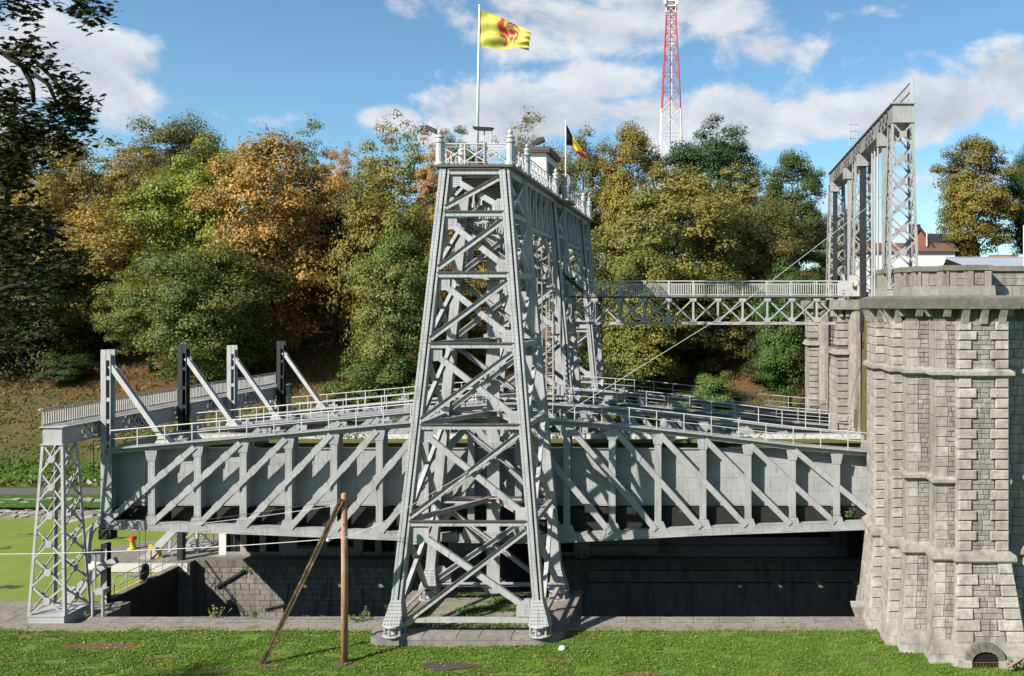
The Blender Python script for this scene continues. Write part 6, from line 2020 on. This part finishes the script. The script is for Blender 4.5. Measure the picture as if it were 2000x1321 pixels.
# ------------------------------------------------------------------ buildings
ib = thing('island_building', 'low white building with tall dark windows below the caissons', 'building', (-22, 57.5, .2))
yf = 56.0
bx0, bx1 = xat(430, yf), -3.5
opens = []
for (a, b, y0_, y1_) in [(443, 469, 1034, 1083), (481, 507, 1034, 1083), (519, 545, 1034, 1083), (580, 622, 1050, 1068), (640, 690, 1050, 1068), (708, 733, 1034, 1083), (745, 771, 1034, 1083), (850, 876, 1034, 1083), (1090, 1120, 1034, 1083)]:
    opens.append((xat(a, yf), xat(b, yf), zat(y1_, yf), zat(y0_, yf) + (.5 if y1_ > 1075 else 0)))
segs = sorted(opens)
x = bx0 + .02
for (a, b, z0, z1) in segs:
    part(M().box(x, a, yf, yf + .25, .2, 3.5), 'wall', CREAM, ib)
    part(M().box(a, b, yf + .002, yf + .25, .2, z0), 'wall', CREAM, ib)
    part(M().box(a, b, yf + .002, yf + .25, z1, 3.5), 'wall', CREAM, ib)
    w = part(M().box(a, b, yf + .12, yf + .15, z0, z1), 'window', GLASS, ib)
    fm = M().box(a, a + .05, yf + .08, yf + .119, z0, z1).box(b - .05, b, yf + .08, yf + .119, z0, z1).box(a + .05, b - .05, yf + .08, yf + .119, z1 - .05, z1).box(a + .05, b - .05, yf + .08, yf + .119, z0, z0 + .05)
    fm.box((a + b) / 2 - .02, (a + b) / 2 + .02, yf + .085, yf + .118, z0 + .05, z1 - .05).box(a + .05, b - .05, yf + .085, yf + .117, z0 + (z1 - z0) * .62, z0 + (z1 - z0) * .62 + .04)
    part(fm, 'frame', flat('win_frame', (.10, .10, .09), .5) if 'win_frame' not in bpy.data.materials else bpy.data.materials['win_frame'], w)
    part(M().box(a - .05, b + .05, yf - .07, yf + .1, z0 - .09, z0 - .005), 'sill', ST_COP, w)
    x = b
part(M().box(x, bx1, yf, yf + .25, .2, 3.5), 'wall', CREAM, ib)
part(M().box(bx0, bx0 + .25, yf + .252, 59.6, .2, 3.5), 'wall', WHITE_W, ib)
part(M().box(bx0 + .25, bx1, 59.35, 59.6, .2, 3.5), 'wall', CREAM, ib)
part(M().box(bx0 - .05, bx0 + .42, yf - .06, yf + .24, .21, 3.5), 'corner_pilaster', WHITE_W, ib)
part(M().box(bx0 - .03, bx1, yf - .04, yf - .001, .2, .5).box(0, 0, 0, 0, 0, 0) if False else M().box(bx0 + .43, bx1, yf - .05, yf - .001, .2, .42), 'plinth_course', CONC, ib)
part(M().box(bx0 - .3, bx1 + .3, yf - .35, 59.9, 3.501, 3.68), 'roof', ROOFBR, ib)
# dark braces fixed on the chamber wall
for k, (p1, p2) in enumerate((((420, 1148), (476, 1115)), ((400, 1095), (480, 1205)))):
    top(M().beam(at(*p1, 54.85), at(*p2, 54.85), (0, -1, 0), BX(.13 if k == 0 else .03, .08)), 'wall_strut', S_BLACK, ['short black strut lying slanted on the lit chamber wall', 'thin dark rod slanting down the lit chamber wall'][k], 'strut', at(*p1, 54.85))
# pipes and racks under the caissons on the right, in shade
for k in range(4):
    z = 1.2 - k * .8
    top(M().tube([(-8, 54.75, z), (9.3, 54.75, z)], .03, 6), 'wall_pipe', S_DARK, ['highest', 'second', 'third', 'lowest'][k] + ' of four dim pipes along the shaded chamber wall at right', 'pipe', (0, 54.75, z), 'pipes along the shaded chamber wall')

# house on the upper bank
def house():
    D = 95.0
    x0, x1 = 22.4, 27.2
    t = thing('house', 'white house with slate roof and brown mansard seen behind the right gantry', 'house', (24, D, 17))
    zg = 16.8
    part(M().box(x0 - 5, x1, D, D + 8, zg, 22.6), 'wall', WHITE_W, t)
    part(M().hexa([(x0 - 5.3, D - .4, 22.601), (x1 + .4, D - .4, 22.601), (x1 + .4, D + 8.4, 22.601), (x0 - 5.3, D + 8.4, 22.601), (x0 - 5, D + .3, 23.6), (x1 - .1, D + .3, 23.6), (x1 - .1, D + 7.7, 23.6), (x0 - 5, D + 7.7, 23.6)]), 'mansard', TILE_B, t)
    xg = xat(1800, D)
    part(M().prism([(xg - 2.0, D + .1, 23.0), (xg + 1.4, D + .1, 23.0), (xg - .2, D + .1, 25.2)], (0, .3, 0)), 'gable', BRICKR, t)
    part(M().prism([(xg - 2.3, D - .1, 22.9), (xg - .2, D - .1, 25.5), (xg + 1.7, D - .1, 22.9), (xg + 1.5, D - .1, 22.8), (xg - .2, D - .1, 25.1), (xg - 2.1, D - .1, 22.8)][::-1], (0, .6, 0)), 'barge_board', S_BLACK, t)
    part(M().hexa([(xg + .6, D + .6, 23.5), (x1 + 2.9, D + .6, 23.5), (x1 + 2.9, D + 7, 23.5), (xg + .6, D + 7, 23.5), (xg + .2, D + 3.4, 24.9), (x1 + 2.9, D + 3.4, 24.9), (x1 + 2.9, D + 4, 24.9), (xg + .2, D + 4, 24.9)]), 'roof', TILE_D, t)
    part(M().box(x1 - 1.2, x1 + 3, D + .7, D + 7, zg, 23.49), 'wing', flat('dark_wing', (.05, .055, .08), .6), t)
    w = part(M().box(xat(1808, D), xat(1835, D), D - .05, D, 20.3, 20.9), 'window', S_BLACK, t)
    part(M().box(xat(1808, D) + .05, xat(1835, D) - .05, D - .07, D - .051, 20.35, 20.8), 'pane', GLASS, w)
    for px in (1793, 1802): part(M().box(xat(px, D) - .1, xat(px, D) + .1, D + 2, D + 2.2, 24.8, 25.7), 'chimney_pot', S_BLACK, t)
    part(M().box(xat(1793, D) - .2, xat(1803, D) + .2, D + 1.9, D + 2.3, 25.7, 25.85), 'chimney_cap', S_BLACK, t)
    part(M().box(xg + .45, xg + .55, D - .3, D - .2, 23.2, 24.8), 'flue', WHITE_P, t)
house()
sh = thing('shed', 'long low shed with pale blue corrugated metal roof behind the parapet', 'shed', (24, 70, 17))
D = 68.0
xa, xb = xat(1868, D), 34
part(M().box(xa + .6, xb, D + .2, D + 5, 16.9, 19.6), 'wall', S_BLACK, sh)
m = M(); n = 60
for k in range(n):
    a = xa + (xb - xa) * k / n; b = xa + (xb - xa) * (k + 1) / n; c_ = (a + b) / 2
    sk = lambda x: x
    m.hexa([(a + .9, D - .4, 19.62), (b - .06 + .9, D - .4, 19.62), (b - .06, D + 3, 20.55), (a, D + 3, 20.55), (a + .9, D - .4, 19.68), (b - .06 + .9, D - .4, 19.68), (b - .06, D + 3, 20.61), (a, D + 3, 20.61)])
part(m, 'roof_sheets', METROOF, sh, kind='stuff')
part(M().box(xa, xb, D + 2.9, D + 3.1, 20.615, 20.68), 'ridge_cap', METROOF, sh)
part(M().prism([(xa + .9, D - .35, 19.6), (xa, D + 3, 20.5), (xa + .1, D + 5, 19.6)], (.1, 0, 0)), 'gable', S_BLACK, sh)
hs = thing('brick_house', 'far house with orange tiled roof half hidden by the golden brown tree', 'house', (46, 130, 18))
part(M().box(xat(1940, 125), xat(1990, 125), 125, 131, 17, 22.4), 'wall', BRICKR, hs)
part(M().prism([(xat(1936, 125), 124.6, 22.4), (xat(1936, 125), 131.4, 22.4), (xat(1945, 125), 128, 24.2)][::-1], (xat(1994, 125) - xat(1936, 125), 0, 0)), 'roof', flat('orange_tiles', (.30, .11, .05), .7, .2, 2), hs)
pst = top(M().tube([(xat(1999.5, 60), 60, 17), (xat(1999.5, 60), 60, zat(440, 60))], .04), 'white_post', WHITE_P, 'thin white post at the right edge above the parapet', 'post', (xat(1999.5, 60), 60, 17))

# ------------------------------------------------------------------ radio mast
def mast():
    D = 330.0
    cx = xat(1311, D)
    t = thing('radio_mast', 'tall red and white lattice radio mast rising beyond the trees', 'mast', (cx, D, 20))
    def hw_(z):
        return .5 * np.interp(z, [zat(260, D), zat(175, D), zat(30, D), zat(-60, D)], [8.0, 6.6, 3.7, 2.6])
    zs = [18, 40, 62, zat(262, D), zat(216, D), zat(176, D), zat(145, D), zat(113, D), zat(85, D), zat(62, D), zat(44, D), zat(27, D), zat(14, D), zat(2, D), zat(-12, D), zat(-30, D), zat(-60, D)]
    def colr(z): return MASTR if zat(218, D) < z < zat(26, D) else MASTW
    for a, b in zip(zs, zs[1:]):
        mt = colr((a + b) / 2)
        ha, hb = hw_(a), hw_(b)
        for sx in (-1, 1):
            for sy in (-1, 1):
                part(M().tube([(cx + sx * ha, D + sy * ha, a), (cx + sx * hb, D + sy * hb, b)], .24, 5), 'leg', mt, t)
        for sy in (-1, 1):
            part(M().tube([(cx - ha, D + sy * ha, a), (cx + hb, D + sy * hb, b)], .12, 4), 'brace', mt, t)
            part(M().tube([(cx + ha, D + sy * ha, a), (cx - hb, D + sy * hb, b)], .12, 4), 'brace', mt, t)
            part(M().tube([(cx - hb, D + sy * hb, b), (cx + hb, D + sy * hb, b)], .13, 4), 'tie', mt, t)
            part(M().tube([(cx + sy * ha, D - ha, a), (cx + sy * hb, D + hb, b)], .1, 4), 'brace', mt, t)
    for k, py in enumerate((6, 16)):
        z = zat(py, D); h = hw_(z) + .5
        part(M().box(cx - h, cx + h, D - h, D + h, z, z + .5), 'platform', MASTW, t)
        for s in (-1, 1): part(M().box(cx + s * h - .5, cx + s * h + .5, D - h - .6, D - h, z + .6, z + 3.2), 'antenna_panel', MASTW, t)
    part(M().box(cx - .35, cx + .35, D - .3, D + .3, 20, zat(-20, D)), 'cable_ladder', MASTW, t)
mast()

# ------------------------------------------------------------------ wooden pole, strut, wires
Dp = CAMZ * F / (1296 - 595)
wp = thing('utility_pole', 'weathered brown wooden pole standing upright in the grass', 'pole', (xat(673, Dp), Dp, 0))
X = xat(673, Dp)
part(M().tube([(X, Dp, -.2), (X, Dp, 4), (X - .02, Dp, zat(966, Dp)), (X - .02, Dp, zat(963, Dp))], [.155, .15, .135, .08], 14), 'shaft', WOOD, wp, smooth=True)
for py in (975, 991, 1022):
    part(M().lathe((X - .02, Dp - .15, zat(py, Dp)), [(.035, -.03), (.035, .03)], 6), 'bolt', S_RAIL, wp)
part(M().lathe((X - .01, Dp, zat(1052, Dp)), [(.155, 0), (.155, .05)], 14), 'band', CABLE, wp)
part(M().lathe((X, Dp, 0), [(.42, -.02), (.36, .04), (.2, .09), (.16, .1)], 12), 'earth_mound', STUMPM, wp)
D2 = CAMZ * F / (1297 - 595)
ws = thing('pole_strut', 'slanted dark iron strut leaning against the wooden pole', 'strut', (xat(512, D2), D2, 0))
A = V(xat(512, D2), D2, -.05); B = V(xat(668, Dp - .2), Dp - .2, zat(975, Dp - .2))
OLIVE = steel('strut_rust', (.085, .065, .04), .9, .6, .35)
part(M().beam(A, B, (0, -1, 0), [(-.12, -.02, .0, .05), (.03, .12, .0, .05), (-.02, .03, -.12, .0)]), 'angle_bar', OLIVE, ws)
iC = at(641, 1053, Dp - .1)
def wire(name, pts, r, mat, lab, sag=0, n=10):
    P = [Vector(p) for p in pts]
    out = []
    for a, b in zip(P, P[1:]):
        for k in range(n):
            u = k / n; q = a.lerp(b, u); q.z -= sag * 4 * u * (1 - u); out.append(q)
    out.append(P[-1])
    return top(M().tube(out, r, 5), name, mat, lab, 'wire', P[0])
wire('cable', [at(-60, 1083, 41), at(300, 1074, 40), iC], .017, CABLE, 'pale cable running from the left edge to the insulator on the strut', .05)
wire('cable', [iC, at(672, 1049, Dp - .18)], .015, CABLE, 'short pale cable between the insulator and the wooden pole', .0)
wire('cable', [at(673, 1050, Dp - .18), at(696, 1042, Dp), at(745, 1022, Dp + .2), at(900, 930, 42), at(1165, 770, 45), at(1440, 600, 48.5), at(1720, 385, 53)], .016, CABLE, 'long pale cable climbing from the wooden pole to the right gantry', .0, 6)
wire('cable', [at(-60, 1056, 43), at(380, 1018, 41), at(667, 975, Dp)], .012, CABLE_D, 'upper thin dark cable from the left edge to the pole top', .05)
wire('cable', [at(380, 1024, 44), at(667, 986, Dp)], .012, CABLE, 'lower thin cable arriving under the pole top from left', .04)
ins = thing('insulator', 'small white porcelain insulator where cable meets the strut', 'insulator', iC)
part(M().lathe(iC, [(.05, -.12), (.1, -.08), (.1, .05), (.06, .1)], 10), 'porcelain', WHITE_P, ins)
wc2 = CAMZ * F / (1270 - 595)
top(M().lathe((xat(1098, wc2), wc2, 0.0), [(.15, 0), (.19, .08), (.15, .17), (.07, .21)], 9), 'white_stone', WHITE_P, 'small white stone lying in the grass right of the plinth', 'stone', (xat(1098, wc2), wc2, 0))
# weeds growing on the ledges
wm = flat('ledge_weeds', (.10, .17, .03), .7, .35, 4, 0)
def weed(px, py, D, h, w, n, lab, pale=False):
    c = at(px, py, D); m = M(); r = random.Random(int(px))
    for k in range(n):
        b = c + V(r.gauss(0, w * .4), r.gauss(0, .1), 0)
        t = b + V(r.gauss(0, w * .35), r.gauss(0, .12), h * r.uniform(.4, 1))
        m.quad(b + V(-.012, 0, 0), b + V(.012, 0, 0), t)
        for q in range(4):
            p = b.lerp(t, .25 + .2 * q); d = V(r.gauss(0, 1), r.gauss(0, 1), r.gauss(0, .6)).normalized() * .06; e = d.orthogonal().normalized() * .035
            m.quad(p - d, p + e, p + d, p - e)
    top(m, 'weed_plant', flat('pale_weed', (.22, .22, .06), .7, .3, 4, 0) if pale and 'pale_weed' not in bpy.data.materials else (bpy.data.materials['pale_weed'] if pale else wm), lab, 'plant', c)
weed(423, 1207, 45.2, .75, .5, 14, 'tall pale weed growing at the chamber edge left of the strut', True)
weed(497, 1207, 45.2, .55, .4, 14, 'leafy weed at the chamber edge beside the strut foot')
weed(705, 1212, 44.6, .45, .9, 26, 'low weed tuft right of the wooden pole')
weed(713, 1205, 45.0, 1.0, .12, 5, 'single upright stalk right of the wooden pole')
weed(764, 1190, 44.5, .4, .3, 12, 'small weed at the plinth left corner')
weed(479, 1118, 54.9, .5, .35, 16, 'green weed hanging at the top of the lit chamber wall')
weed(172, 1206, 45.4, .25, .6, 16, 'low weed at the foot of the left lattice leg')
weed(400, 1218, 44.8, .2, .9, 24, 'flat weeds on the ledge under the tall pale weed')
weed(1655, 1010, 48.2, .5, .5, 22, 'green weed on the caisson end by the big pier')
weed(1625, 1006, 48.2, .3, .25, 10, 'small brown green weed left of the caisson end weed')
weed(1985, 1300, 38.6, .5, .5, 20, 'green weed beside the rusty pipe stub')
